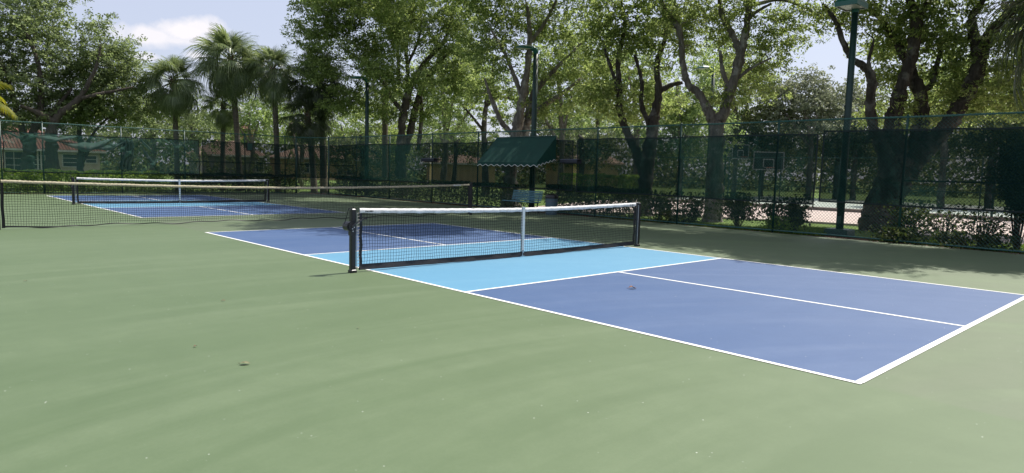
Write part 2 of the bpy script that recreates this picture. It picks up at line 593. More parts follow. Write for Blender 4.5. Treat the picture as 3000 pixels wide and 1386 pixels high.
mb = MB(); mb.prism([(26.402, -40), (27.2, -40), (27.2, 18), (26.402, 18)], -.115, .10)
structure('kerb', mb, M['kerb'])
mb = MB(); mb.prism([(27.202, -40), (46, -40), (46, 17.8), (27.202, 17.8)], -.115, .02)
structure('basketball_court', mb, M['court2'])


def rect(x0, y0, x1, y1, z):
    m = MB()
    m.add([(x0, y0, z), (x1, y0, z), (x1, y1, z), (x0, y1, z)], [(0, 1, 2, 3)])
    return m


HW, HL, KL, LW = 3.048, 6.705, 2.134, .052
for cy in (0.0, 18.2):
    for s in (-1, 1):
        structure('playing_area', rect(-HW + .02, cy + (KL if s > 0 else -HL + .02), HW - .02, cy + (HL - .02 if s > 0 else -KL), .0025), M['blue'])
    structure('kitchen_zone', rect(-HW + .02, cy - KL, HW - .02, cy + KL, .0025), M['sky_blue'])
    for s in (-1, 1):
        structure('side_line', rect(s * HW - LW / 2, cy - HL - LW / 2, s * HW + LW / 2, cy + HL + LW / 2, .0048), M['line'])
        w = .060 if (s < 0 and cy == 0) else LW
        structure('base_line', rect(-HW + LW / 2, cy + s * HL - w / 2, HW - LW / 2, cy + s * HL + w / 2, .0050), M['line'])
        structure('kitchen_line', rect(-HW + LW / 2, cy + s * KL - LW / 2, HW - LW / 2, cy + s * KL + LW / 2, .0052), M['line'])
        a, b = sorted((cy + s * (KL + LW / 2), cy + s * (HL - w / 2)))
        structure('centre_line', rect(-LW / 2 - .03, a, LW / 2 - .03, b, .0049), M['line'])

# two low grass verges: short blades where the bed is open
gp = []
for (x0, x1, y0, y1, n) in ((10.25, 13.0, -.9, 1.3, 7000), (10.1, 11.0, 1.2, 3.2, 1500), (10.3, 12.6, -5.5, -2.2, 3500), (10.2, 11.2, 3.4, 7.0, 1500), (10.9, 12.1, 9.0, 11.0, 900)):
    gp.append(np.stack([rng.uniform(x0, x1, n), rng.uniform(y0, y1, n), np.full(n, .0)], -1))
gp = np.concatenate(gp)
gp[:, 2] = -.03 + rng.uniform(0, .05, len(gp))
me = leaf_mesh('grass', gp, .14, .022, M['grass'], up=-.2, dirs=np.tile((0, 0, 1.6), (len(gp), 1)))
tag(link('grass', me), kind='stuff')

# fallen litter along the fence foot
lp = np.stack([rng.uniform(9.45, 10.6, 2200), rng.uniform(-13, 25.5, 2200), np.full(2200, .01)], -1)
lp[:, 0] = np.where(rng.random(2200) < .7, 9.74 + np.abs(rng.normal(0, .10, 2200)), lp[:, 0])
lp[:, 2] = np.where(lp[:, 0] > 9.8, -.03, .006) + rng.uniform(0, .008, 2200)
me = leaf_mesh('leaf_litter', lp, .06, .03, M['dry_leaf'], up=2.5)
tag(link('leaf_litter', me), kind='stuff')


# ------------------------------------------------------------------ pickleball nets
def net_threads(x0, x1, zb, zt, step, r, wob=.006):
    """square mesh of knotted cord in the plane y = 0"""
    m = MB()
    nx = int(round((x1 - x0) / step))
    xs = [x0 + (x1 - x0) * i / nx for i in range(nx + 1)]
    nz = 7
    ph = rng.uniform(0, 6.28, 8)

    def warp(x, t):
        dx = wob * (math.sin(x * 7 + ph[0] + t * 5) + .8 * math.sin(x * 23 + ph[1] - t * 9)) + .012 * (1 - t) * math.sin(x * 3.1 + ph[2])
        dy = .012 * math.sin(x * 2.3 + ph[3]) * math.sin(t * 3.14)
        dz = wob * .8 * math.sin(x * 11 + ph[4] + t * 7)
        return dx, dy, dz
    for x in xs:
        pts = []
        for k in range(nz + 1):
            t = k / nz
            dx, dy, dz = warp(x, t)
            pts.append((x + dx * (1 if 0 < k < nz else 0), dy, zb(x) + (zt(x) - zb(x)) * t))
        m.tube(pts, r, 3, False)
    rows = int(round((zt(0) - zb(0)) / step))
    for k in range(1, rows):
        t = k / rows
        pts = []
        for i in range(0, 73):
            x = x0 + (x1 - x0) * i / 72
            dx, dy, dz = warp(x, t)
            pts.append((x, dy, zb(x) + (zt(x) - zb(x)) * t + dz))
        m.tube(pts, r, 3, False)
    return m


def pickle_net(label, y):
    t = thing('pickleball_net', label, 'net', (0, y, 0), 0, 'pickleball nets')
    top = lambda x: .862 + .052 * (abs(x) / 3.35) ** 1.6
    low = lambda x: .035 + .055 * max(0, abs(x) / 3.2 - .1) ** 1.3 * .45 + (.012 if abs(x) < .05 else 0)
    for s in (-1, 1):
        p = MB()
        p.bbox((s * 3.36, 0, .455), (.078, .078, .91), .012)
        p.bbox((s * 3.36, 0, .022), (.100, .100, .05), .012)
        post = p.build('post', M['black_metal'], t)
        k = MB()
        k.tube([(s * 3.312, -.034, .05), (s * 3.312, -.034, .86)], .006, 5)
        k.build('lacing_rod', M['steel'], post)
        if s < 0:
            w = MB()
            w.tube([(s * 3.43, -.075, .665), (s * 3.43, .045, .665)], .068, 12)
            w.tube([(s * 3.43, -.092, .665), (s * 3.43, -.075, .665)], .045, 12)
            w.box((s * 3.405, -.02, .60), (.03, .07, .13))
            wn_ = w.build('winch', M['black_metal'], t)
            h = MB()
            h.tube([(s * 3.43, -.10, .665), (s * 3.38, -.105, .70), (s * 3.235, -.11, .775)], [.012, .011, .011], 6)
            h.tube([(s * 3.235, -.10, .775), (s * 3.235, -.16, .775)], .014, 6)
            h.build('crank_handle', M['black_metal'], wn_)
            b = MB()
            for q in ((-.05, .635), (-.03, .60), (.015, .655)):
                b.tube([(s * 3.43 + q[0] * .4 + .03, -.098, q[1]), (s * 3.43 + q[0] * .4 + .03, -.104, q[1])], .010, 6)
            b.build('bolt', M['steel'], wn_)
            c = MB()
            c.tube([(s * 3.30, 0, .905), (s * 3.36, 0, .925), (s * 3.42, 0, .915), (s * 3.50, -.02, .70)], .005, 5)
            c.build('cable', M['black_cord'], t)
        else:
            c = MB()
            c.tube([(s * 3.27, 0, .905), (s * 3.33, 0, .916), (s * 3.40, 0, .910)], .007, 5)
            c.build('cable', M['steel'], t)
        e = MB()
        g = []
        for i in range(13):
            z = .03 + (.86 - .03) * i / 12
            wv = .006 * math.sin(i * 1.7 + s)
            g.append([(s * 3.262 + wv, -.006, z), (s * 3.205 + wv, .004 * math.sin(i), z)])
        e.sheet(g)
        for i in range(17):
            z = .07 + i * .048
            e.tube([(s * 3.312, -.03, z), (s * 3.255, -.012, z + .012)], .004, 4)
        e.build('side_band', M['black_vinyl'], t)
    n = net_threads(-3.22, 3.22, lambda x: low(x) + .05, lambda x: top(x) - .03, .0455, .0027)
    tag(n.build('netting', M['black_cord'], t), kind='stuff')
    tp = MB()
    g = [[], [], [], [], []]
    for i in range(121):
        x = -3.25 + 6.5 * i / 120
        z = top(x) + .003 * math.sin(i * 1.9) * (1 if i % 2 else .3)
        sag = .003 * math.sin(i * .9)
        g[0].append((x, -.011, z - .066 + sag)); g[1].append((x, -.015, z - .030)); g[2].append((x, 0, z + .003)); g[3].append((x, .015, z - .030)); g[4].append((x, .011, z - .066 + sag))
    tp.sheet(g)
    tape = tp.build('top_tape', M['white_tape'], t, True)
    for s in (-1, 1):
        mk = MB()
        for i in range(5):
            mk.box((s * 3.10 + (i - 2) * .028, -.0155, top(3.1) - .038), (.016 + .008 * (i % 2), .003, .022 - .006 * (i % 3)))
        tag(mk.build('mark', M['black_vinyl'], tape), kind='stuff')
    bb = MB()
    g = [[], [], []]
    for i in range(81):
        x = -3.25 + 6.5 * i / 80
        wv = .006 * math.sin(i * .7) + .004 * math.sin(i * 1.9)
        g[0].append((x, -.018 + wv, low(x) - .03 + .004)); g[1].append((x, -.006 + wv, low(x) + .012)); g[2].append((x, .004, low(x) + .055))
    bb.sheet(g)
    bb.build('bottom_band', M['black_vinyl'], t, True)
    st = MB()
    st.sheet([[(-.03, -.020, .875), (.026, -.020, .875)], [(-.030, -.022, .45), (.026, -.022, .45)], [(-.026, -.020, .10), (.022, -.020, .10)]])
    st.sheet([[(-.03, .020, .875), (.026, .020, .875)], [(-.026, .016, .10), (.022, .016, .10)]])
    st.box((0, 0, .874), (.056, .042, .006))
    so = st.build('centre_strap', M['strap'], t)
    bk = MB(); bk.box((-.002, -.02, .10), (.034, .02, .05)); bk.tube([(-.002, -.01, .0), (-.002, -.01, .10)], .008, 5)
    bk.build('buckle', M['steel'], so)
    return t


pickle_net('white-taped pickleball net with crank winch across the large blue court', 0.0)
pickle_net('white-taped pickleball net on the smaller-looking blue court beyond the weathered tennis net', 18.2)

# ------------------------------------------------------------------ tennis net
tn = thing('tennis_net', 'long tennis net with dirty beige rope-edged tape, sagging between the two blue courts', 'net', (0, 9.1, 0))
TT = lambda x: 1.04 - .125 * (1 - (abs(x) / 6.4) ** 1.7)
TL = lambda x: .045 + .03 * math.sin(x * 1.3 + .7) ** 2
for s in (-1, 1):
    p = MB()
    p.tube([(s * 6.4, 0, 0), (s * 6.4, 0, 1.07)], .045, 10)
    p.tube([(s * 6.4, 0, 1.07), (s * 6.4, 0, 1.09)], .052, 10)
    p.build('post', M['black_metal'], tn, False)
    e = MB()
    e.sheet([[(s * 6.34 + .005 * math.sin(i * .8), -.012, .03 + .98 * i / 12), (s * 6.28 + .005 * math.sin(i * .8 + .3), .008, .03 + .98 * i / 12)] for i in range(13)])
    e.build('side_band', M['black_vinyl'], tn)
tag(net_threads(-6.28, 6.28, lambda x: TL(x), lambda x: TT(x) - .03, .046, .0036, .006).build('netting', M['black_cord'], tn), kind='stuff')
tp = MB()
g = [[] for _ in range(5)]
NT = 420
for i in range(NT + 1):
    x = -6.32 + 12.64 * i / NT
    k = .007 * math.sin(i * 1.05)
    z = TT(x) + .006 * math.sin(x * 9) * .4
    for j, (dy, dz) in enumerate(((-.010, -.056), (-.018, -.030), (0, .004), (.018, -.030), (.010, -.056))):
        kk = .0035 * math.sin(i * 2.2 + j * 1.1)
        g[j].append((x, dy * (1 + kk * 18), z + dz + kk * (.4 if j in (0, 4) else 1)))
tp.sheet(g)
tp.build('top_tape', M['old_tape'], tn, True)
bl = MB()
bl.tube([(x, .006 * math.sin(x * 5), TL(x) - .02 + .012 * math.sin(x * 7)) for x in np.linspace(-6.28, 6.28, 120)], .011, 4)
bl.sheet([[(x, -.01, TL(x) - .025) for x in np.linspace(-6.28, -4.2, 20)], [(x, -.006, TL(x) - .025 + .035 * (-4.2 - x) / 2.08) for x in np.linspace(-6.28, -4.2, 20)]])
bl.build('bottom_cord', M['black_vinyl'], tn)
for k_, x0 in ((0, 5.62),):
    lb = MB(); lb.sheet([[(x0, -.024, TT(x0) - .05), (x0 + .32, -.024, TT(x0 + .32) - .05)], [(x0, -.026, TT(x0) - .012), (x0 + .32, -.026, TT(x0 + .32) - .012)]])
    lb.build('maker_label', M['white_tape'], tn)


# ------------------------------------------------------------------ chain link fences
def fence(name, label, A, B, height, posts, mid=None, pitch=.085, wire=.0036, mat=None, post_r=.030, z0=.05, mesh=True, base=0.0):
    A, B = Vector((*A, 0)), Vector((*B, 0))
    L = (B - A).length
    d = (B - A) / L
    rot = math.atan2(d.y, d.x)
    t = thing(name, label, 'fence', (A.x, A.y, base), rot)
    mat = mat or M['green_vinyl']
    for q in posts:
        p = MB()
        rr = post_r * (1.35 if q in (0, L) or q == posts[0] else 1)
        p.tube([(q, 0, -.1), (q, 0, height + .02)], rr, 8)
        p.tube([(q, 0, height + .02), (q, 0, height + .045), (q, 0, height + .06)], [rr * 1.2, rr * 1.1, rr * .3], 8)
        p.build('post', M['green_metal'], t, True)
    r = MB()
    r.tube([(L * i / 24, 0, height + .008 * math.sin(i * 2.1)) for i in range(25)], .022, 6)
    if mesh:        # the wire ends knuckle over the rail and give it a roped look
        for i in range(int(L / .11)):
            x = i * .11 + .04
            r.tube([(x, -.026, height - .03), (x + .03, -.018, height + .022), (x + .06, .018, height + .02), (x + .08, .026, height - .03)], .0055, 3, False)
    r.build('top_rail', M['green_vinyl'], t)
    r = MB(); r.tube([(L * i / 24, 0, z0 + .01 * math.sin(i * 1.3)) for i in range(25)], .019, 6)
    if mesh:
        for i in range(int(L / .22)):
            x = i * .22
            r.tube([(x, -.022, z0 - .02), (x + .03, -.016, z0 + .02), (x + .06, .02, z0 + .015)], .005, 3, False)
    r.build('bottom_rail', M['green_vinyl'], t)
    for (a, b, z) in (mid or []):
        r = MB(); r.tube([(a, 0, z), (b, 0, z)], .021, 6)
        r.build('mid_rail', M['green_metal'], t)
    if mesh:
        c = MB()
        h = height - z0
        k = -h
        while k < L:
            for s in (1, -1):
                a, b = (k, k + h) if s > 0 else (k + h, k)
                # clip the slanting wire to the panel
                x_lo, x_hi = k, k + h
                t0 = max(0, (0 - x_lo) / h); t1 = min(1, (L - x_lo) / h)
                if t1 - t0 > .01:
                    xa, xb = x_lo + h * t0, x_lo + h * t1
                    if s > 0:
                        za, zb = z0 + h * t0, z0 + h * t1
                    else:
                        za, zb = z0 + h * (1 - t0), z0 + h * (1 - t1)
                    c.tube([(xa, .03 + .003 * s, za), (xb, .03 + .003 * s, zb)], wire, 3, False)
            k += pitch
        tag(c.build('chain_link', mat, t), kind='stuff')
    return t


# back fence runs along x (local x from the far end to the corner), side fence along -y
BX0 = -14.0
bposts = [x - BX0 for x in (-13.4, -10.3, -7.25, -4.23 - .05, -2.82 + .0, .2, 2.97, 5.93, 8.11)]
fence('chain_link_fence', 'tall green chain link fence with a mid rail along the far end of the courts', (BX0, FY), (8.75, FY), 3.05,
      bposts + [8.75 - BX0], mid=[(2.97 - BX0, 8.75 - BX0, 1.58)])
fence('chain_link_fence', 'short corner length of green chain link fence joining the end fence to the awning side', (8.752, FY), (FX, 25.55), 3.05, [], mid=[(0, 1.8, 1.58)])
SY0 = 25.55
side_posts_y = [25.52, 22.6, 19.5, 16.08, 12.95, 9.78, 6.63, 3.33, .23, -2.96, -6.1, -9.2, -12.3]
fence('chain_link_fence', 'tall green chain link fence running behind the awning and the bench', (FX, SY0), (FX, -15.0), 3.05,
      [SY0 - y for y in side_posts_y], mid=[(SY0 - 22.6 - 2.9, SY0 - 22.6, 1.58), (SY0 + 2.96, SY0 + 15, 1.52)])


# ------------------------------------------------------------------ windscreens (hung on the court side of the posts)
def windscreen(label, A, B, z0, z1, mat, fold=.012, seed=0, sagf=.02, nx=None, crumple=0.0):
    A, B = Vector(A), Vector(B)
    L = (B - A).length
    d = (B - A) / L
    nrm = Vector((d.y, -d.x))            # towards the court
    t = thing('windscreen', label, 'windscreen', (A.x, A.y, 0), 0, 'windscreens hung on the fences')
    rs = np.random.default_rng(seed)
    ph = rs.uniform(0, 6.28, 12)
    nx = nx or max(24, int(L * 9))
    nz = 26
    grid = []
    creases = [(rs.uniform(-1, L), rs.uniform(.8, 2.4) * rs.choice([-1, 1]), rs.uniform(.5, 1.0), rs.uniform(.09, .26)) for _ in range(int(13 * crumple))]
    edge_t, edge_b = [], []
    for k in range(nz + 1):
        row = []
        tz = k / nz
        for i in range(nx + 1):
            s = L * i / nx
            zt = z1 - sagf * abs(math.sin(s * math.pi / 1.5)) - sagf * .6 * (1 + math.sin(s * .9 + ph[0]))
            zb = z0 - sagf * (1 + math.sin(s * .8 + ph[1])) * .8
            z = zb + (zt - zb) * tz
            off = .045 + fold * (math.sin(s * 2.1 + ph[2] + tz * 1.5) + .6 * math.sin(s * 4.7 + ph[3] - tz * 2) + .35 * math.sin(s * 11 + ph[4] + tz * 3))
            for (cs, sl, wgt, wd) in creases:
                q = (s - cs) - sl * (1 - tz) * 1.6
                off += crumple * .22 * wgt * math.exp(-(q / wd) ** 2) * (0.25 + .75 * (1 - abs(tz - .6)))
            p = A + d * s + nrm * off
            row.append((p.x - A.x, p.y - A.y, z))
        grid.append(row)
    m = MB(); m.sheet(grid)
    m.build('fabric', mat, t, True)
    h = MB()
    for row, dz in ((grid[-1], -.02), (grid[0], .02)):
        up = [(p[0] + nrm.x * .006, p[1] + nrm.y * .006, p[2] + dz) for p in row]
        lo = [(p[0] + nrm.x * .006, p[1] + nrm.y * .006, p[2] - dz) for p in row]
        h.sheet([up, lo])
    for i in (0, nx):
        h.sheet([[(grid[k][i][0] + d.x * q + nrm.x * .006, grid[k][i][1] + d.y * q + nrm.y * .006, grid[k][i][2]) for q in (-.022, .022)] for k in range(nz + 1)])
    h.build('hem', M['hem'], t)
    g = MB()
    for i in range(int(L / 1.5) + 1):
        j = min(nx, int(i * 1.5 / L * nx))
        for row in (grid[-1], grid[0]):
            p = row[j]
            g.tube([(p[0] + nrm.x * .01, p[1] + nrm.y * .01, p[2] - .03), (p[0] + nrm.x * .01, p[1] + nrm.y * .01, p[2] + .05)], .006, 4)
    g.build('tie', M['hem'], t)
    return t


windscreen('dark green windscreen panel at the outer end of the far fence, past the rumpled panel', (-13.9, FY), (-4.36, FY), .93, 2.64, M['screen'], seed=1)
ws = windscreen('sunlit-coloured rumpled green windscreen panel hanging loose before the red-roofed house', (-4.22, FY), (3.62, FY), .95, 2.63, M['screen_sunlit'], fold=.03, seed=5, sagf=.03, nx=150, crumple=1.0)
# the loose swags that have dropped from their ties, and a gathered fold
def swag(x0, x1, ztop0, ztop1, drop, out, lift=0.0):
    gr = []
    for k in range(13):
        tk = k / 12
        row = []
        for i in range(41):
            q = i / 40
            belly = math.sin(math.pi * q) ** 1.2
            zt = ztop0 + (ztop1 - ztop0) * q
            row.append((x0 + (x1 - x0) * q, -.07 - out * belly * math.sin(tk * 2.3) ** 1.0 - .015 * math.sin(i * 1.1 + k),
                        zt - drop * belly * (.25 + .75 * tk) + .03 * math.sin(q * 17 + tk * 3) * belly - lift * tk * (1 - belly)))
        gr.append(row)
    m = MB(); m.sheet(gr)
    return m.build('loose_flap', M['screen_fold'], ws, True)


swag(.55, 2.9, 2.60, 2.58, .34, .26)
swag(1.9, 4.15, 2.30, 2.52, .52, .30)
swag(3.0, 4.9, 2.02, 2.60, .30, .20)
for (x0, z0_, x1, z1_, w_) in ((5.15, 2.58, 5.75, 1.95, .085), (5.25, 2.18, 5.95, 1.05, .11), (6.5, 2.58, 6.85, 2.15, .075), (6.95, 2.56, 7.35, 2.02, .085), (.15, 2.60, .75, 2.25, .07), (4.9, 2.55, 4.2, 1.7, .09)):
    gr = []
    for k in range(13):
        q = k / 12
        cx, cz = x0 + (x1 - x0) * q, z0_ + (z1_ - z0_) * q
        ww = w_ * math.sin(math.pi * min(.98, max(.02, q))) ** .6
        nx_, nz_ = (.55, .83) if x1 > x0 else (.83, .55)
        gr.append([(cx - ww * nx_, -.06, cz - ww * nz_ * .4), (cx, -.06 - ww * 1.1, cz - ww * .1), (cx + ww * nx_ * .6, -.075, cz + ww * nz_ * .8)])
    m = MB(); m.sheet(gr); m.build('crease', M['screen_fold'], ws, True)  # strips of paler cloth so the creases read as sunlit
fl = MB()
gr = []
for k in range(19):
    tk = k / 18
    gr.append([(4.36 + .52 * i / 18 + .07 * math.sin(tk * 5), -.14 - .055 * math.sin(i * 1.25 + tk * 2.5), 2.50 - 1.38 * tk + .05 * math.sin(i * .8 + tk * 9) * (1 - tk)) for i in range(19)])
fl.sheet(gr)
fl.build('gathered_fold', M['screen_fold'], ws, True)
windscreen('dark green windscreen panel on the far fence below the palms', (3.80, FY), (8.65, FY), .92, 2.64, M['screen'], seed=9)
windscreen('narrow dark green windscreen panel at the fence corner', (8.80, FY - .06), (FX - .05, 25.62), .92, 2.64, M['screen'], seed=10, sagf=.03)
windscreen('dark green windscreen panel between the fence corner and the first black rack', (FX, 25.3), (FX, 16.22), .90, 2.66, M['screen'], seed=12)
windscreen('dark green windscreen panel behind the awning', (FX, 16.02), (FX, 7.70), .88, 2.67, M['screen'], seed=13)
windscreen('dark green windscreen panel in front of the basketball backboards', (FX, 7.50), (FX, -.86), .87, 2.70, M['screen'], seed=14)
windscreen('dark green windscreen panel in front of the thick leaning many-stemmed tree', (FX, -1.02), (FX, -14.6), .93, 2.76, M['screen'], seed=15)

# ------------------------------------------------------------------ awning
aw = thing('awning', 'dark green canvas awning with white scalloped edge over the bench', 'awning', (FX, 10.1, 0))
AX, Y0, Y1 = -.10, -1.62, 1.63                   # local: y from the near end (Y0) to the far end (Y1)
ridge, front = (AX, 2.79), (-1.06, 1.83)
m = MB()
g = []
for k in range(9):
    tk = k / 8
    sag = -.035 * math.sin(tk * math.pi)
    g.append([(ridge[0] + (front[0] - ridge[0]) * tk, Y0 + (Y1 - Y0) * i / 20, ridge[1] + (front[1] - ridge[1]) * tk + sag * (.85 + .15 * math.sin(i * .9))) for i in range(21)])
m.sheet(g)
m.build('roof_canvas', M['awning'], aw, True)
for y, s in ((Y0, -1), (Y1, 1)):
    m = MB()
    m.add([(ridge[0], y, ridge[1]), (front[0], y, front[1]), (AX, y, 1.97), (AX - .30, y, 1.93)], [(0, 1, 3, 2)])
    m.build('side_panel', M['awning'], aw)


def scallop(a, b, top, hgt, name_mat, n):
    """valance strip from a to b (x, y, z of its upper edge)"""
    A, B = Vector(a), Vector(b)
    cl, tr = MB(), MB()
    up, lo = [], []
    N = n * 10
    for i in range(N + 1):
        p = A + (B - A) * (i / N)
        up.append(tuple(p))
        lo.append((p.x, p.y, p.z - hgt - .030 * math.cos(i / 10 * 2 * math.pi)))
    cl.sheet([up, lo])
    tr.tube([(q[0] - .004, q[1], q[2]) for q in lo], .0095, 5)
    return cl, tr


val = MB(); trm = MB()
for a, b, n in (((front[0] - .004, Y1, front[1]), (front[0] - .004, Y0, front[1]), 10), ((front[0], Y0 - .004, front[1]), (AX, Y0 - .004, 2.08), 5), ((front[0], Y1 + .004, front[1]), (AX, Y1 + .004, 2.08), 5)):
    c_, t_ = scallop(a, b, 0, .115, None, n)
    val.add(c_.v, c_.f); trm.add(t_.v, t_.f)
vo_ = val.build('valance', M['awning'], aw)
trm.build('white_edging', M['white_paint'], vo_)
m = MB()
m.tube([(ridge[0], Y0, ridge[1] + .02), (ridge[0], Y1, ridge[1] + .02)], .022, 6)
m.tube([(front[0] + .02, Y0, front[1] - .02), (front[0] + .02, Y1, front[1] - .02)], .018, 6)
for y in (Y0 + .02, 0, Y1 - .02):
    m.tube([(ridge[0], y, ridge[1] - .03), (front[0] + .02, y, front[1] - .04)], .016, 6)
    m.tube([(AX, y, 1.9), (front[0] + .02, y, front[1] - .04)], .014, 6)
    m.tube([(AX, y, 1.9), (AX, y, 2.79)], .018, 6)
m.build('frame', M['green_metal'], aw)

# ------------------------------------------------------------------ bench, bin, racks
be = thing('park_bench', 'green slatted bench standing under the awning', 'bench', (9.18, 9.45, 0))
BL = 1.56
for k in range(6):
    tk = k / 5
    m = MB(); m.bbox((.19 + .075 * tk, 0, .47 + .062 * k * 1.0), (.022, BL, .045), .005)
    m.build('back_slat', M['bench'], be)
for k in range(5):
    m = MB(); m.bbox((.13 - .105 * k, 0, .405 + .012 * (k == 4) - .008 * (k in (1, 2))), (.085, BL, .026), .005)
    m.build('seat_slat', M['bench'], be)
for y in (-.62, .62):
    m = MB()
    m.tube([(.22, y, 0), (.13, y, .20), (.17, y, .39), (.215, y, .55), (.29, y, .80)], [.024, .022, .022, .02, .018], 6)
    m.tube([(-.31, y, 0), (-.24, y, .16), (-.29, y, .30), (-.30, y, .385), (.17, y, .38)], [.024, .022, .022, .02, .02], 6)
    m.tube([(-.24, y, .16), (-.05, y, .23), (.13, y, .20)], .016, 6)
    m.build('leg', M['black_metal'], be)

bn = thing('litter_bin', 'grey-blue litter bin with dark lid beside the green bench', 'bin', (9.30, 8.10, 0))
m = MB(); m.tube([(0, 0, 0), (0, 0, .03), (0, 0, .58)], [.19, .20, .225], 16); m.build('body', M['bin'], bn)
m = MB(); m.tube([(0, 0, .58), (0, 0, .63), (0, 0, .70), (0, 0, .74)], [.245, .245, .21, .10], 16); m.build('lid', M['black_metal'], bn)
m = MB(); m.tube([(0, 0, .46), (0, 0, .50)], [.224, .226], 16, False); m.build('band', M['rack_edge'], bn)


def rack(label, y, w):
    t = thing('ribbed_rack', label, 'rack', (FX - .08, y, 1.95), 0, 'black racks on the awning side fence')  # rack of unknown use, built as a ribbed tray
    m = MB()
    m.bbox((-.11, 0, 0), (.22, w, .05), .012)
    m.box((-.205, 0, -.045), (.02, w, .09))
    m.box((-.01, 0, -.06), (.02, w * .96, .14))
    for s in (-1, 1):
        m.add([(-.215, s * w / 2, -.09), (-.215, s * w / 2, .02), (0, s * w / 2, .02), (0, s * w / 2, -.13)], [(0, 1, 2, 3)])
    m.build('tray', M['rack'], t)
    for k in range(5):
        r_ = MB(); r_.bbox((-.11, -w * .4 + w * .2 * k, .030), (.20, .028, .014), .004)
        r_.build('rib', M['rack_edge'], t)
    r_ = MB(); r_.box((-.218, 0, .018), (.006, w, .012)); r_.build('lip', M['rack_edge'], t)
    m = MB(); m.tube([(-.02, 0, -.12), (.03, 0, -.32)], .014, 5); m.build('bracket', M['black_metal'], t)
    return t


rack('black ribbed plastic rack on the fence, midway between the corner and the awning', 16.05, .95)
rack('black ribbed plastic rack on the fence just beside the awning scallops', 7.68, .82)

# control box on the far fence post
cb = thing('control_box', 'small dark metal box strapped high on a far fence post', 'box', (6.02, FY - .06, 2.42))
m = MB(); m.bbox((.10, -.06, 0), (.30, .14, .42), .015); m.build('body', M['black_metal'], cb)
m = MB(); m.box((.10, -.134, .0), (.24, .008, .34)); m.build('door', M['green_metal'], cb)


# ------------------------------------------------------------------ light poles
def light_pole(label, x, y, h, rotz, head='cobra', base=False):
    t = thing('light_pole', label, 'light pole', (x, y, -.05), rotz, 'green court light poles')
    m = MB(); m.tube([(0, 0, 0), (0, 0, h * .5), (0, 0, h)], [.118, .110, .098] if head == 'cobra' else [.100, .092, .084], 12); m.build('pole', M['pole_green'], t, True)
    if base:
        m = MB(); m.bbox((0, 0, .08), (.62, .62, .24), .03); m.build('base', M['green_metal'], t)
        m = MB(); m.bbox((-.10, .0, .45), (.05, .11, .20), .01); m.build('hand_hole_cover', M['green_metal'], t)
    if head == 'cobra':
        m = MB(); m.tube([(0, 0, h - .05), (-.01, 0, h + .08), (-.10, 0, h + .17), (-.26, 0, h + .19)], [.095, .10, .10, .09], 10); m.build('elbow', M['lamp_green'], t, True)
        g = []
        prof = [(-.20, .09, .08, .02), (-.36, .15, .11, -.02), (-.62, .19, .12, -.03), (-.85, .17, .09, -.03), (-1.02, .05, .02, -.02)]
        for (xx, hw, up, dn) in prof:
            z = h + .16 - (abs(xx) - .2) * .06
            g.append([(xx, -hw, z + dn), (xx, -hw * .95, z + up * .45), (xx, -hw * .5, z + up), (xx, hw * .5, z + up), (xx, hw * .95, z + up * .45), (xx, hw, z + dn)])
        m = MB(); m.sheet(g)
        m.add(g[0], [(0, 1, 2, 3, 4, 5)]); m.add(g[-1], [(5, 4, 3, 2, 1, 0)])
        m.build('lamp_head', M['lamp_green'], t)
        m = MB(); m.sheet([[(xx, -hw * .96, h + .16 - (abs(xx) - .2) * .06 + dn + .004), (xx, hw * .96, h + .16 - (abs(xx) - .2) * .06 + dn + .004)] for (xx, hw, up, dn) in prof])
        m.build('lens', M['lens'], t)
    else:
        a, b, z0, z1 = .38, .29, h - .02, h + .24
        cx = -.29
        m = MB()
        lo = [(cx - a, -b, z0), (cx + a, -b, z0), (cx + a, b, z0), (cx - a, b, z0)]
        md = [(cx - a, -b, z0 + .12), (cx + a, -b, z0 + .12), (cx + a, b, z0 + .12), (cx - a, b, z0 + .12)]
        tp_ = [(cx - a * .7, -b * .7, z1), (cx + a * .8, -b * .7, z1), (cx + a * .8, b * .7, z1), (cx - a * .7, b * .7, z1)]
        m.add(lo + md + tp_, [(8, 9, 10, 11)] + [(i, (i + 1) % 4, 4 + (i + 1) % 4, 4 + i) for i in range(4)] + [(4 + i, 4 + (i + 1) % 4, 8 + (i + 1) % 4, 8 + i) for i in range(4)])
        m.build('lamp_head', M['lamp_green'], t)
        m = MB(); m.add([(cx - a * .86, -b * .84, z0 + .02), (cx + a * .80, -b * .84, z0 + .02), (cx + a * .80, b * .84, z0 + .02), (cx - a * .86, b * .84, z0 + .02)], [(3, 2, 1, 0)])
        m.build('lens', M['lens'], t)
        m = MB()
        m.sheet([[lo[0], lo[1], lo[2], lo[3], lo[0]], [(cx - a * .86, -b * .84, z0), (cx + a * .80, -b * .84, z0), (cx + a * .80, b * .84, z0), (cx - a * .86, b * .84, z0), (cx - a * .86, -b * .84, z0)]])
        m.build('lens_frame', M['lamp_green'], t)
        m = MB(); m.tube([(0, 0, h - .10), (0, 0, h + .02)], .098, 12); m.build('collar', M['lamp_green'], t)
    return t


light_pole('dark green light pole behind the palms with a lamp arm reaching over the far court', 11.9, 24.8, 6.25, 0.0)
light_pole('dark green light pole rising directly behind the awning', 10.62, 10.42, 6.08, 0.0)
light_pole('thick dark green light pole with a square lamp box on a concrete foot', 11.2, -1.09, 6.13, 0.0, 'box', True)
q = spot(2075, 500, 40)
light_pole('distant light pole with pale lamp seen through the branches of the forked pale tree', q[0], q[1], 7.4, R(-40))


LEAF_K, PER_K, DENS_K, SPRAY = 1.12, 1.0, 1.85, 10


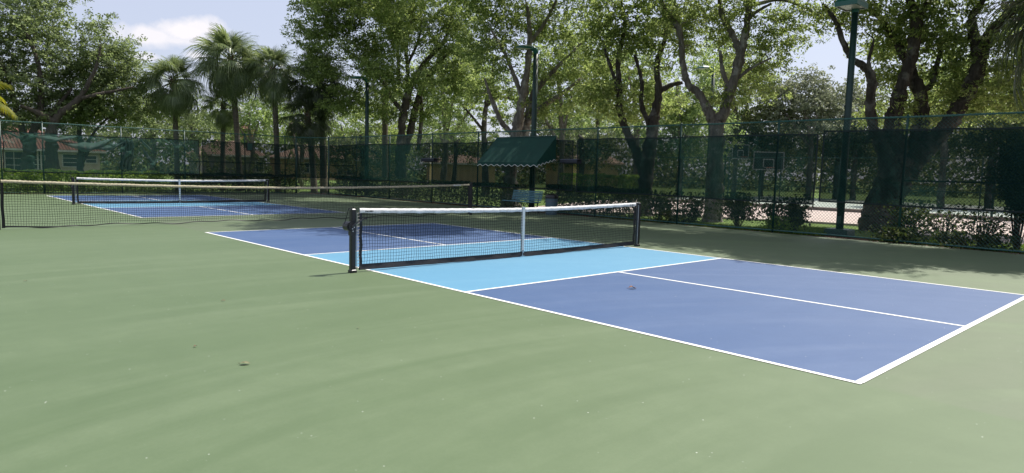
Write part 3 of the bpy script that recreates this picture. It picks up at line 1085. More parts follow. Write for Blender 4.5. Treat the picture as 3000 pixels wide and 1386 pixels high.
# ------------------------------------------------------------------ trees
def bez(pts, n=8):
    """smooth polyline (Catmull-Rom) through points with radii [(x,y,z,r)]"""
    P = [np.array(p, float) for p in pts]
    P = [2 * P[0] - P[1]] + P + [2 * P[-1] - P[-2]]
    out = []
    for i in range(1, len(P) - 2):
        a, b, c, d = P[i - 1], P[i], P[i + 1], P[i + 2]
        for k in range(n):
            t = k / n
            out.append(.5 * ((2 * b) + (-a + c) * t + (2 * a - 5 * b + 4 * c - d) * t * t + (-a + 3 * b - 3 * c + d) * t ** 3))
    out.append(P[-2])
    out = np.array(out)
    out[:, 3] = np.maximum(out[:, 3], .012)
    return out


def tree(name, label, cat, base, stems, lobes, leaf, bark, group=None, leaf_len=.12, leaf_w=.055, per=85, dens=9.0, cr=.70, up=.3, shell=.42, twig_r=.03):
    """stems: lists of (x,y,z,r); lobes: (centre, (rx,ry,rz)); leaves cluster round twig ends in the lobes"""
    base = np.array(base, float)
    leaf_len, leaf_w, per, dens = leaf_len * LEAF_K, leaf_w * LEAF_K * 1.12, per * PER_K, dens * DENS_K
    t = thing(name, label, cat, base, 0, group)
    nodes, nrad = [], []
    tr = None
    for si, st in enumerate(stems):
        pl = bez(st)
        m = MB()
        wob = rng.normal(0, .10, (len(pl), 3)) * pl[:, 3:4] * .8
        m.tube([tuple(p[:3] + w - base) for p, w in zip(pl, wob)], [p[3] * (1 + .10 * rng.normal()) for p in pl], 9 if si < 3 else 7)
        if si == 0:
            tr = m.build('trunk', bark, t, True)
        else:
            m.build('limb', bark, tr, True)
        for p in pl[len(pl) // 3:]:
            nodes.append(p[:3]); nrad.append(p[3])
    nodes = [np.array(n) for n in nodes]
    cl = []
    for c, rad in lobes:
        c, rad = np.array(c, float), np.array(rad, float)
        n = int(np.clip(dens * rad[0] * rad[2], 8, 150))
        if c[2] > 8.3 and c[0] < 13.5 and c[1] < 28:      # lobes over the court get extra leaves to deepen the shade they cast
            n = int(n * (3.6 if c[1] < 10 else 1.25))
        d = rng.normal(size=(n, 3)); d /= np.linalg.norm(d, axis=1)[:, None]
        rr = rng.random(n) ** shell
        cl.append(c + d * rr[:, None] * rad)
    if not cl:
        return t
    cl = np.concatenate(cl)
    nd = np.array(nodes)
    order = np.argsort([np.min(np.linalg.norm(nd - c, axis=1)) for c in cl])
    tw = MB()
    cap = len(nodes) + len(cl) * 4 + 10
    A = np.empty((cap, 3)); A[:len(nodes)] = nd
    ra = np.empty(cap); ra[:len(nodes)] = nrad
    cnt = len(nodes)
    for oi in order:
        c = cl[oi]
        dd = np.linalg.norm(A[:cnt] - c, axis=1) + .8 * np.maximum(0, A[:cnt, 2] - c[2])
        j = int(np.argmin(dd))
        a = A[j].copy()
        dist = np.linalg.norm(c - a)
        r0 = min(ra[j] * .62, twig_r * .35 + .016 * dist)
        r0 = max(r0, .008)
        mid1 = a + (c - a) * .36 + rng.normal(0, .07, 3) * dist + np.array([0, 0, .06 * dist])
        mid2 = a + (c - a) * .70 + rng.normal(0, .06, 3) * dist + np.array([0, 0, .05 * dist])
        pp = [a, mid1, mid2, c]
        rr = [r0, r0 * .8, r0 * .55, .006]
        tw.tube([tuple(p - base) for p in pp], rr, 4, False)
        for p, r in zip(pp[1:], rr[1:]):
            A[cnt] = p; ra[cnt] = r; cnt += 1
    tag(tw.build('branches', bark if twig_r > .05 else M['twig'], tr, True), kind='stuff')
    k = np.maximum(10, (per * rng.uniform(.35, 1.45, len(cl))).astype(int))
    cen = np.repeat(cl, k, axis=0)
    # each twig end carries a handful of tight sprays of about nine leaves
    ns = np.maximum(2, k // SPRAY)
    so = rng.normal(size=(ns.sum(), 3))
    so /= np.linalg.norm(so, axis=1)[:, None]
    so *= (rng.random(len(so)) ** .45)[:, None] * (cr * np.repeat(rng.uniform(.65, 1.35, len(cl)), ns))[:, None]
    so[:, 2] *= .62
    first = np.concatenate([[0], np.cumsum(ns)[:-1]])
    pick = np.repeat(first, k) + (rng.random(len(cen)) * np.repeat(ns, k)).astype(int)
    jit = rng.normal(0, 1, cen.shape) * leaf_len * .72
    off = so[pick] + jit * np.array([1, 1, .6])
    snor = rng.normal(0, .9, so.shape)[pick]
    tw_dir = so[pick] * .8 + jit * 2.0
    # leaves of one spray share a lie: they point outwards and droop a little
    dirs = tw_dir / (np.linalg.norm(tw_dir, axis=1)[:, None] + 1e-6) * .9 + np.array([0, 0, -.35])
    cen = cen + off - base
    me = leaf_mesh('crown', cen, leaf_len, leaf_w, leaf, up=up * 1.2, dirs=dirs, nors=snor)
    tag(link('crown', me, t), kind='stuff')
    return t


def px_lobes(D, *ls, deep=1.2, grow=1.08):
    out = []
    for l in ls:
        u, v, ru, rv = l[:4]
        dD = l[4] if len(l) > 4 else rng.uniform(-.1, 2.0)
        c = spot(u, v, D + dD)
        k = (D + dD) / FPX * grow
        r = .5 * (ru + rv) * k * deep
        out.append((c, (max(ru * k, r * .8), max(ru * k, r * .8), rv * k)))
    return out


def px_stem(D, pts, dD=0.0):
    """(u, v, radius m, depth shift) list"""
    out = []
    for p in pts:
        u, v, r = p[:3]
        q = spot(u, v, D + (p[3] if len(p) > 3 else 0) + dD)
        out.append((q[0], q[1], q[2], r))
    return out


def foot(u, v, D, z=-.1):
    q = spot(u, v, D)
    return (q[0], q[1], z)


def with_root(D, u, r, pts, z=-.15, flare=1.35, dD=0.0):
    s = px_stem(D, pts, dD)
    q = spot(u, 540, D + dD)
    return [(q[0], q[1], z - .25, r * flare), (q[0], q[1], z + .05, r * 1.22), (q[0], q[1], .45, r * 1.04)] + s


# the two big oaks beyond the rumpled screen
D = 43.5
tree('oak_tree', 'tall dense dark-leaved oak with forked trunk beside the red-roofed house', 'tree', foot(76, 505, D),
     [with_root(D, 82, .30, [(80, 470, .28), (88, 440, .25), (100, 380, .20), (120, 300, .15), (110, 180, .10), (60, 60, .06)]),
      px_stem(D, [(86, 455, .2), (70, 400, .17), (50, 330, .14), (20, 220, .1), (-30, 120, .06)]),
      px_stem(D, [(100, 380, .15), (160, 320, .12), (210, 260, .07)]),
      px_stem(D, [(60, 360, .12), (0, 330, .1), (-60, 300, .06)])],
     px_lobes(D, (40, 60, 105, 75), (130, 45, 50, 75), (60, 170, 110, 75), (175, 165, 65, 65), (110, 270, 130, 65), (-40, 280, 90, 75), (-70, 110, 100, 95), (90, -60, 100, 60), (20, 345, 100, 34), (215, 250, 55, 60), (-160, 200, 90, 120)),
     M['leaf_oak'], M['bark_oak'], leaf_len=.13, leaf_w=.062, per=95, dens=10)
tree('oak_tree', 'dense dark-leaved oak with single straight trunk, its crown top under the white cloud', 'tree', foot(152, 505, 42.5),
     [with_root(42.5, 157, .31, [(152, 440, .29), (148, 390, .25), (170, 340, .2), (230, 290, .15), (280, 200, .09), (295, 130, .05)]),
      px_stem(42.5, [(160, 360, .2), (110, 330, .14), (60, 310, .08)]),
      px_stem(42.5, [(230, 290, .12), (320, 270, .09), (390, 255, .04)])],
     px_lobes(43, (272, 95, 34, 46), (300, 150, 58, 55), (362, 138, 40, 34), (385, 185, 34, 34), (330, 215, 70, 50), (330, 260, 75, 55), (250, 320, 95, 42), (390, 225, 24, 30), (190, 300, 60, 50), (120, 350, 90, 25)),
     M['leaf_oak'], M['bark_oak'], leaf_len=.13, leaf_w=.062, per=95, dens=11)
tree('oak_tree', 'smaller oak with low forked trunk between the straight-trunked oak and the palms', 'tree', foot(232, 505, 45),
     [with_root(45, 234, .19, [(236, 460, .17), (238, 430, .15), (232, 390, .13), (240, 340, .1), (280, 300, .06)]),
      px_stem(45, [(240, 475, .12), (256, 445, .1), (262, 410, .08), (300, 360, .06), (350, 320, .04)])],
     px_lobes(45.5, (300, 335, 80, 35), (380, 330, 55, 48), (350, 285, 55, 40), (425, 345, 40, 40), (210, 350, 60, 24)),
     M['leaf_oak'], M['bark_oak'], leaf_len=.12, leaf_w=.055, per=90, dens=12)

# the big many-trunked tree over the far corner
D = 40
tree('shade_tree', 'very tall dark-crowned tree with two stout trunks near the fence corner', 'tree', foot(1178, 530, D),
     [with_root(D, 1176, .36, [(1172, 470, 0.304), (1176, 400, 0.274), (1182, 330, 0.236), (1200, 260, 0.190), (1240, 190, 0.137), (1300, 120, 0.091), (1330, 30, 0.046)]),
      px_stem(D, [(1186, 450, 0.228), (1200, 390, 0.205), (1218, 310, 0.182), (1245, 240, 0.144), (1290, 180, 0.106), (1330, 140, 0.076), (1370, 90, 0.038)], .6),
      px_stem(D, [(1200, 300, 0.137), (1195, 220, 0.114), (1190, 130, 0.091), (1205, 60, 0.068), (1220, -20, 0.046)], .3),
      px_stem(D, [(1190, 200, 0.091), (1225, 120, 0.076), (1235, 60, 0.053)]),
      px_stem(D, [(1182, 330, 0.152), (1150, 290, 0.114), (1120, 240, 0.084), (1060, 180, 0.053), (990, 130, 0.030)]),
      px_stem(D, [(1170, 250, 0.099), (1165, 150, 0.084), (1150, 60, 0.061), (1120, -40, 0.038)]),
      px_stem(D, [(1225, 440, 0.129), (1232, 380, 0.122), (1236, 320, 0.106), (1230, 250, 0.076)], 1.0)],
     px_lobes(D, (915, 70, 52, 60), (905, 140, 45, 45), (970, 40, 80, 60), (1000, 130, 95, 60), (950, 215, 55, 50), (1060, 200, 70, 60), (1110, 30, 100, 80), (1120, 150, 60, 50), (1250, 40, 110, 80), (1300, 150, 100, 75), (1180, 260, 70, 50), (1310, 260, 75, 60), (1050, 290, 60, 45), (1100, -90, 150, 90), (1270, -90, 140, 90), (960, -60, 100, 70), (1230, 330, 55, 32), (1000, 310, 60, 40), (1130, 330, 60, 35), (900, 210, 40, 45), (1130, 220, 60, 55, -1.8), (1160, 100, 60, 60, -1.6), (1260, 250, 55, 50, -1.6), (1180, 60, 80, 70), (1360, 60, 70, 70), (1360, 220, 60, 50)) + [((10.5, 22, 10.2), (2.0, 2.0, 1.4)), ((8.6, 24, 11.0), (2.2, 2.2, 1.5)), ((9.6, 19.5, 10.8), (2.0, 2.2, 1.3)), ((11, 26.6, 11.2), (2.4, 2.4, 1.5)), ((12.6, 21.5, 12.6), (2.4, 2.4, 1.3)), ((13, 26, 13), (2.6, 2.6, 1.3))],
     M['leaf_tree'], M['bark_dark'], leaf_len=.14, leaf_w=.062, per=95, dens=10, twig_r=.06)

D = 30.5
tree('shade_tree', 'tall tree with pale twin leaning trunks right behind the awning and its light pole', 'tree', foot(1492, 530, D),
     [with_root(D, 1494, .36, [(1496, 470, .33), (1510, 410, .27), (1522, 340, .23), (1534, 270, .19), (1545, 200, .15), (1552, 110, .11), (1545, 20, .07)]),
      px_stem(D, [(1500, 470, .26), (1530, 410, .22), (1545, 350, .19), (1560, 280, .15), (1600, 230, .11), (1660, 170, .07), (1720, 110, .04)], .5),
      px_stem(D, [(1545, 360, .13), (1590, 310, .12), (1640, 280, .09), (1700, 230, .05)], .3),
      px_stem(D, [(1530, 290, .12), (1505, 220, .10), (1480, 160, .08), (1440, 90, .05)]),
      px_stem(D, [(1512, 400, .14), (1470, 360, .12), (1440, 290, .09), (1420, 230, .05)]),
      px_stem(D, [(1550, 130, .1), (1600, 60, .08), (1640, -20, .05)])],
     px_lobes(D, (1440, 50, 75, 75), (1545, 50, 90, 80), (1640, 120, 80, 70), (1470, 160, 70, 60), (1690, 40, 75, 70), (1600, 210, 70, 50), (1400, 130, 50, 60), (1530, -90, 140, 90), (1690, -80, 100, 70), (1720, 200, 60, 55), (1660, 290, 60, 45), (1420, 260, 60, 45), (1580, 320, 55, 35), (1480, 280, 45, 40), (1450, 340, 55, 30)) + [((10.6, 13.2, 9.6), (2.0, 2.0, 1.3)), ((9.2, 15.2, 10.4), (2.0, 2.2, 1.3)), ((11, 17.2, 10.0), (2.2, 2.2, 1.4)), ((12, 12.5, 11), (2.2, 2.2, 1.3)), ((8.8, 12.2, 10.2), (1.6, 1.6, 1.1)), ((12, 15.5, 12), (2.4, 2.4, 1.2))],
     M['leaf_tree'], M['bark_pale'], leaf_len=.13, leaf_w=.058, per=95, dens=11, twig_r=.06)
D = 46
tree('shade_tree', 'lighter tree whose bare crooked limbs show between the fence corner tree and the awning', 'tree', foot(1420, 520, D),
     [with_root(D, 1422, .24, [(1420, 440, .22), (1418, 370, .19), (1425, 300, .15), (1440, 230, .10), (1450, 160, .06)]),
      px_stem(D, [(1418, 385, .12), (1390, 350, .09), (1365, 320, .07), (1345, 300, .04)]),
      px_stem(D, [(1425, 310, .12), (1460, 285, .1), (1510, 290, .08)])],
     px_lobes(D, (1390, 230, 60, 50), (1345, 250, 50, 45), (1440, 220, 60, 50), (1320, 370, 55, 30), (1390, 400, 50, 25)),
     M['leaf_far'], M['bark_dark'], leaf_len=.13, leaf_w=.06, per=80, dens=8)

D = 27.5
tree('shade_tree', 'dark-trunked tree with a leaning second stem, between the awning and the forked pale tree', 'tree', foot(1885, 545, D),
     [with_root(D, 1890, .30, [(1898, 470, .28), (1908, 400, .24), (1918, 340, .20), (1930, 270, .15), (1925, 190, .11), (1950, 100, .08), (1940, 10, .05)]),
      px_stem(D, [(1885, 510, .20), (1862, 440, .19), (1838, 390, .17), (1818, 330, .15), (1815, 260, .13), (1812, 170, .10), (1830, 80, .07), (1820, 0, .04)], .2),
      px_stem(D, [(1815, 270, .09), (1790, 200, .07), (1770, 140, .05)]),
      px_stem(D, [(1925, 270, .12), (1965, 250, .10), (2000, 242, .07)]),
      px_stem(D, [(1910, 380, .12), (1880, 310, .10), (1880, 240, .08), (1860, 160, .06)])],
     px_lobes(D, (1790, 60, 70, 70), (1860, 130, 80, 65), (1760, 190, 60, 65), (1900, 50, 75, 70), (1800, 280, 65, 60), (1890, 250, 60, 60), (1850, -80, 120, 80), (1960, 140, 45, 50), (1840, 345, 50, 28), (1750, 110, 60, 60), (1770, 300, 60, 45), (1950, 300, 55, 45), (1960, 60, 60, 55)) + [((9.4, 7.2, 9.4), (2.0, 2.0, 1.3)), ((8.2, 5.4, 10.2), (1.7, 1.9, 1.2)), ((8.6, 9.2, 10.0), (2.0, 2.0, 1.3)), ((11, 9.6, 10.6), (2.2, 2.2, 1.3)), ((11, 6.2, 10.8), (2.0, 2.0, 1.2)), ((7.0, 7.4, 10.6), (1.5, 1.5, 1.0))],
     M['leaf_tree'], M['bark_dark'], leaf_len=.13, leaf_w=.058, per=95, dens=11, twig_r=.06)

D = 25.5
tree('shade_tree', 'pale-barked tree forking widely low down, near the basketball backboards', 'tree', foot(2095, 640, D),
     [with_root(D, 2094, .30, [(2096, 540, .28), (2100, 440, .26), (2102, 370, .24), (2120, 330, .19), (2145, 250, .17), (2168, 170, .16), (2188, 70, .12), (2194, 0, .10), (2190, -90, .06)]),
      px_stem(D, [(2098, 375, .19), (2078, 330, .17), (2048, 275, .15), (2015, 245, .13), (2000, 180, .11), (1990, 90, .10), (1950, 30, .08), (1925, -40, .06)]),
      px_stem(D, [(2168, 160, .12), (2150, 110, .11), (2115, 40, .10), (2105, -40, .07)]),
      px_stem(D, [(2186, 60, .08), (2215, 35, .06), (2260, 10, .04)]),
      px_stem(D, [(2140, 270, .09), (2118, 210, .08), (2110, 150, .05)]),
      px_stem(D, [(2150, 240, .07), (2200, 200, .05), (2260, 170, .03)]),
      px_stem(D, [(2188, 20, .07), (2290, 0, .05), (2390, 40, .03)])],
     px_lobes(D, (1965, 50, 60, 60), (2070, 40, 70, 55), (2010, 130, 40, 50), (2210, 10, 70, 45), (2235, 110, 55, 50), (2295, 70, 55, 45), (2265, 175, 55, 40), (2200, 200, 50, 50), (2150, 275, 45, 45), (2240, 250, 55, 45), (2350, 30, 65, 40), (2415, 55, 45, 38), (2060, -90, 130, 70), (2280, -80, 120, 60), (2120, 110, 50, 45), (2330, 120, 40, 35), (2150, 200, 50, 45), (2090, 290, 45, 40), (2030, 60, 60, 60), (2160, 60, 55, 50)) + [((10.8, 4.0, 8.9), (1.9, 1.9, 1.2)), ((10.2, 1.8, 8.7), (1.8, 1.8, 1.1)), ((12.2, 2.6, 9.8), (2.0, 2.0, 1.1)), ((12.5, 5.5, 10), (2, 2, 1.1))],
     M['leaf_tree'], M['bark_pale'], leaf_len=.105, leaf_w=.045, per=100, dens=13, cr=.56, twig_r=.06)

D = 25
tree('shade_tree', 'massive tree with four crooked leaning stems beside the square-headed light pole', 'tree', foot(2596, 655, D),
     [[*[(lambda q: (q[0], q[1], z, r))(spot(2592, 540, D)) for z, r in ((-.3, .66), (.15, .60), (.7, .54))],
       *px_stem(D, [(2612, 540, .50), (2622, 480, .46), (2622, 420, .36), (2614, 358, .26), (2630, 300, .22), (2645, 243, .20), (2672, 160, .18), (2686, 60, .16), (2664, 0, .12), (2640, -90, .08)])],
      px_stem(D, [(2612, 520, .34), (2590, 440, .24), (2562, 380, .16), (2549, 310, .15), (2554, 230, .14), (2530, 195, .12), (2496, 172, .10), (2472, 128, .09), (2445, 57, .07), (2410, 10, .04)], -.4),
      px_stem(D, [(2640, 500, .36), (2680, 420, .27), (2698, 350, .22), (2694, 275, .19), (2660, 190, .15), (2624, 115, .11), (2575, 51, .08), (2530, 20, .05)], .6),
      px_stem(D, [(2650, 520, .40), (2700, 450, .32), (2745, 400, .28), (2790, 350, .25), (2840, 265, .225), (2870, 180, .20), (2858, 125, .17), (2848, 55, .12), (2880, 0, .09), (2890, -80, .06)], .3),
      px_stem(D, [(2872, 170, .18), (2905, 95, .16), (2950, 45, .13), (2995, 8, .11), (3060, -50, .07)], .3),
      px_stem(D, [(2686, 60, .12), (2716, 10, .10), (2740, -70, .06)]),
      px_stem(D, [(2694, 270, .11), (2728, 250, .10), (2745, 190, .08), (2760, 130, .05)], .6),
      px_stem(D, [(2556, 225, .08), (2545, 180, .06), (2560, 120, .04)], -.4),
      px_stem(D, [(2560, 380, .10), (2536, 420, .05)], -.4)],
     px_lobes(D, (2455, 40, 55, 45), (2530, 50, 60, 50), (2575, 150, 45, 50), (2610, 250, 45, 60), (2740, 50, 80, 70), (2740, 170, 65, 55), (2770, 280, 60, 50), (2870, 50, 90, 65), (2890, 270, 75, 60), (2960, 160, 75, 75), (2965, 310, 55, 50), (2560, 330, 40, 35), (2680, -90, 150, 80), (2880, -100, 140, 80), (2540, -70, 100, 60), (2650, 60, 55, 50), (3060, 80, 90, 100), (3080, 260, 90, 90), (2810, 150, 50, 50), (2660, 330, 45, 38), (2690, 110, 60, 55), (2630, 180, 45, 50), (2820, 230, 60, 55), (2720, 340, 55, 30), (2590, 90, 50, 45), (2840, 330, 60, 40), (2930, 230, 60, 60)) + [((11.4, -1.0, 8.4), (1.8, 1.8, 1.1)), ((11.0, -3.4, 8.6), (1.9, 1.9, 1.1)), ((13, -2.4, 9.4), (2.2, 2.2, 1.2)), ((12.6, .4, 9.2), (1.9, 1.9, 1.1)), ((15, -1, 10.4), (2.6, 2.6, 1.2)), ((13.4, -5.0, 8.8), (2, 2, 1.1))],
     M['leaf_tree'], M['bark_dark'], leaf_len=.11, leaf_w=.048, per=110, dens=14, cr=.58, twig_r=.06)

tree('shade_tree', 'dark tree past the outer end of the side fence, its crown filling the sky corner', 'tree', (15.2, -8.6, -.1),
     [[(15.2, -8.6, -.15, .4), (15.2, -8.6, 1.5, .33), (15.0, -8.3, 3.2, .28), (14.6, -7.8, 5.0, .2), (14.2, -7.5, 7.2, .1)],
      [(15.0, -8.3, 3.2, .2), (15.6, -9.2, 4.8, .15), (16.0, -9.8, 7, .08)],
      [(14.8, -8.0, 4.2, .14), (13.6, -7.2, 5.2, .1), (12.6, -6.6, 6.0, .05)]],
     [((14.2, -7.4, 6.6), (2.4, 2.4, 1.6)), ((15.8, -9.6, 7.2), (2.6, 2.6, 1.6)), ((11.6, -6.2, 7.4), (1.8, 1.8, 1.1)), ((12.0, -8.6, 7.8), (2.0, 2.0, 1.1)), ((14.0, -9.6, 5.8), (1.8, 1.8, 1.2)), ((15.0, -8.0, 8.4), (2.4, 2.4, 1.2)), ((13.2, -8.4, 7.2), (2, 2, 1.2))],
     M['leaf_dark'], M['bark_dark'], leaf_len=.12, leaf_w=.052, per=110, dens=10, cr=.45)

# ------------------------------------------------------------------ trees far beyond
BG = [
    ('leafy far tree filling the gap between the smaller oak and the first palm', 60, 445, [(440, 300, 50, 40), (460, 360, 75, 50), (420, 410, 60, 40)], 'leaf_oak', 60),
    ('olive-green far tree low behind the first palm trunk', 58, 570, [(560, 340, 70, 50), (600, 390, 60, 40), (520, 400, 60, 40)], 'leaf_oak', 55),
    ('bright yellow-green far tree behind the tall slim palms', 62, 735, [(730, 300, 70, 40), (760, 350, 80, 50), (700, 370, 60, 40)], 'leaf_far', 60),
    ('pale green far tree behind the dark palms', 66, 880, [(860, 330, 70, 50), (920, 370, 60, 40), (850, 395, 60, 35)], 'leaf_far', 60),
    ('light airy far tree behind the arm-lamp pole', 70, 1010, [(1000, 340, 70, 45), (1060, 380, 60, 35), (980, 400, 60, 30)], 'leaf_far', 55),
    ('golden-green far tree behind the twin stout trunks', 58, 1130, [(1120, 300, 60, 55), (1110, 370, 70, 40), (1150, 420, 60, 40)], 'leaf_tree', 70),
    ('yellow-green far tree low between the fence corner and the awning', 66, 1295, [(1290, 330, 60, 45), (1320, 390, 70, 35), (1260, 420, 60, 40)], 'leaf_far', 60),
    ('grey-green far tree showing above the awning ridge', 72, 1610, [(1600, 330, 70, 45), (1660, 360, 70, 40), (1560, 370, 60, 35)], 'leaf_olive', 70),
    ('sunlit far tree behind the slim pale palm trunk', 66, 1745, [(1740, 340, 70, 45), (1800, 370, 60, 35), (1700, 390, 60, 30)], 'leaf_far', 60),
    ('yellowish far tree glowing through the fork of the pale tree', 48, 1990, [(1985, 300, 60, 60), (2050, 330, 60, 50), (1960, 370, 60, 40), (2060, 200, 40, 60), (2030, 400, 90, 60), (1950, 440, 70, 50)], 'leaf_far', 80),
    ('silvery far tree framed by the sky gap beside the square-headed light pole', 56, 2370, [(2350, 300, 60, 60), (2410, 270, 55, 55), (2300, 330, 60, 50), (2400, 350, 70, 40), (2280, 270, 40, 40)], 'leaf_olive', 90),
    ('olive far tree between the square-headed light pole and the massive leaning tree', 60, 2500, [(2500, 320, 55, 50), (2540, 290, 40, 40), (2470, 380, 70, 40)], 'leaf_olive', 70),
    ('bright far tree seen between the stems of the massive leaning tree', 46, 2760, [(2730, 280, 60, 60), (2800, 240, 60, 60), (2740, 350, 80, 40), (2660, 330, 50, 50)], 'leaf_far', 80),
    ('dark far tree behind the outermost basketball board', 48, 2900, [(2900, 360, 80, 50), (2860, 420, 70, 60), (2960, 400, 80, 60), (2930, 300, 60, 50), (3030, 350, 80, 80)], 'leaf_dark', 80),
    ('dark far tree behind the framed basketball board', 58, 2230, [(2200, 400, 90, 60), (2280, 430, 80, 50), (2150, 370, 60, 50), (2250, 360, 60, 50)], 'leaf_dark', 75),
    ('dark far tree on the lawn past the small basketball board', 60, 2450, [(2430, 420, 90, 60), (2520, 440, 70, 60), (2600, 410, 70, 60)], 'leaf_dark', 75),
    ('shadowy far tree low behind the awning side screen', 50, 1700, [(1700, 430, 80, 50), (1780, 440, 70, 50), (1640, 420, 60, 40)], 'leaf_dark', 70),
    ('sunny leafy tree filling in behind the twin-trunked tree and its light pole', 47, 1640, [(1600, 200, 75, 70), (1680, 260, 75, 60), (1560, 280, 60, 55), (1700, 150, 60, 60), (1640, 340, 80, 35)], 'leaf_far', 62),
    ('sunny leafy tree filling in behind the leaning-stemmed dark tree', 45, 1860, [(1840, 190, 75, 70), (1760, 250, 60, 60), (1900, 280, 70, 60), (1860, 350, 80, 35)], 'leaf_far', 62),
    ('sunny leafy tree standing between the corner tree and the bare crooked limbs', 52, 1300, [(1280, 240, 70, 60), (1350, 180, 70, 70), (1400, 290, 60, 50), (1300, 320, 70, 35)], 'leaf_tree', 62),
    ('leafy green tree spreading behind the pale forked tree', 58, 2150, [(2120, 180, 70, 70), (2210, 240, 70, 60), (2160, 320, 75, 45), (2080, 270, 50, 60)], 'leaf_tree', 62),
    ('low dark far tree before the tan stucco house', 62, 1330, [(1300, 440, 50, 30), (1390, 450, 50, 30), (1350, 400, 50, 30)], 'leaf_dark', 60),
    ('shadowy far tree low behind the tennis net end', 60, 1060, [(1060, 450, 90, 40), (1150, 470, 70, 30), (1000, 440, 60, 40)], 'leaf_dark', 65),
]
for lab, D, u0, lob, lm, per in BG:
    r = .20
    top = min(l[1] for l in lob)
    st = [with_root(D, u0, r, [(u0 + 6, 430, r * .9), (u0 - 4, min(400, top + 90), r * .7), (lob[0][0], top + 30, r * .35)])]
    for l in lob[1:3]:
        st.append(px_stem(D, [(u0 + 2, 430, r * .6), ((u0 + l[0]) / 2, (430 + l[1]) / 2, r * .45), (l[0], l[1], r * .2)]))
    tree('far_tree', lab, 'tree', foot(u0, 540, D), st, px_lobes(D, *lob, grow=1.3), M[lm], M['bark_pale'] if lm != 'leaf_dark' else M['bark_dark'], 'trees far beyond the fences',
         leaf_len=.18, leaf_w=.092, per=per, dens=5.6, cr=1.05)


# the closed line of woods past everything
def treeline(n, D0, D1, h0, h1):
    az = rng.uniform(YAW - R(62), YAW + R(62), n)
    dist = rng.uniform(D0, D1, n)
    hh = h0 + (h1 - h0) * (.5 + .28 * np.sin(az * 23) + .22 * np.sin(az * 61 + 1.3) + .14 * np.sin(az * 140 + .4))
    z = hh * rng.random(n) ** 1.15
    return np.stack([CAM[0] + dist * np.sin(az), CAM[1] + dist * np.cos(az), z], -1)


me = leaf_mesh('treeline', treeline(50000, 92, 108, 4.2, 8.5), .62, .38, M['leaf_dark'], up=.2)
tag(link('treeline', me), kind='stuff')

# ------------------------------------------------------------------ palms
def frond_mesh(name, mat, fan=1.05, pet=.9, droop=.5, n=34, seed=0, fold=.2):
    """a fan frond along +x: petiole, curved midrib, strips radiating round it"""
    rs = np.random.default_rng(seed)
    m = MB()
    m.tube([(0, 0, 0), (pet * .5, 0, .05), (pet, 0, .02)], [.022, .016, .011], 4, False)
    for i in range(n):
        t = i / (n - 1)
        ang = R(-128 + 256 * t)
        side = math.sin(ang)
        fwd = math.cos(ang)
        ln = fan * (.72 + .28 * max(fwd, -.3)) * rs.uniform(.88, 1.08)
        root = Vector((pet + .30 * max(fwd, 0) * .8, side * .03, .02 - .05 * max(fwd, 0)))
        d = Vector((fwd, side, -fold * abs(side) * .4)).normalized()
        w = .021
        perp = Vector((-side, fwd, 0))
        rows = []
        for k, q in enumerate((0, .4, .72, 1.0)):
            z = -droop * ln * q ** 2.6 * rs.uniform(.7, 1.3)
            c = root + d * (ln * q * (1 - .14 * q * q)) + Vector((0, 0, z))
            ww = w * (.55, 1.0, .7, .06)[k]
            rows.append([tuple(c - perp * ww), tuple(c + perp * ww + Vector((0, 0, .012)))])
        m.sheet(rows)
    me = m.mesh(name)
    me.materials.append(mat)
    return me


FR = {k: [frond_mesh('frond', M[mk], fan=.98 * f, pet=.85 * f, droop=dr, seed=sd_, n=42) for sd_, (f, dr) in enumerate(((.95, .42), (1.05, .75), (1.0, 1.05)))] for k, mk in (('g', 'frond'), ('d', 'frond_dark'))}


def palm(label, u, v_crown, D, kind='g', size=1.0, lean=0.0, n=40, trunk_r=.15, skirt=True, v_base=None, boots=False):
    top = spot(u, v_crown, D)
    bx = spot(u + lean, v_crown, D)
    t = thing('palm_tree', label, 'palm tree', (bx[0], bx[1], -.1), 0, 'fan palms beyond the far fence')
    dx, dy = top[0] - bx[0], top[1] - bx[1]
    H = top[2] + .1
    m = MB()
    pts, rad = [], []
    for i in range(29):
        q = i / 28
        pts.append((dx * q ** 1.5, dy * q ** 1.5, H * q))
        rad.append(trunk_r * (1.18 - .22 * min(1, q * 3) + .04 * math.sin(i * 2.4)))
    m.tube(pts, rad, 10)
    m.build('trunk', M['bark_palm'], t, True)
    bt = MB()
    for i in range(34 if boots else 16):
        an = i * 2.399
        z = H - (1.3 if boots else .75) * (i / 34 if boots else i / 16)
        c = Vector((dx, dy, z))
        d = Vector((math.cos(an), math.sin(an), .9))
        bt.tube([c + d * .02, c + d * .18 * size, c + d * .30 * size], [.045, .035, .02], 4)
    bt.build('boots', M['boot'], t)
    for i in range(n):
        q = i / (n - 1)
        el = R(80 - (146 if skirt else 118) * q ** .9 + rng.normal(0, 7))
        az = i * 2.39996 + rng.normal(0, .25)
        me = FR[kind][0 if q < .3 else (1 if q < .7 else 2)]
        o = link('frond', me, t)
        o.location = (dx + .06 * math.cos(az), dy + .06 * math.sin(az), H + .10 - .45 * q)
        o.rotation_euler = (rng.normal(0, .25), -el, az)
        s = size * rng.uniform(.86, 1.12) * (.8 + .25 * min(1, q * 3))
        o.scale = (s, s, s)
    return t


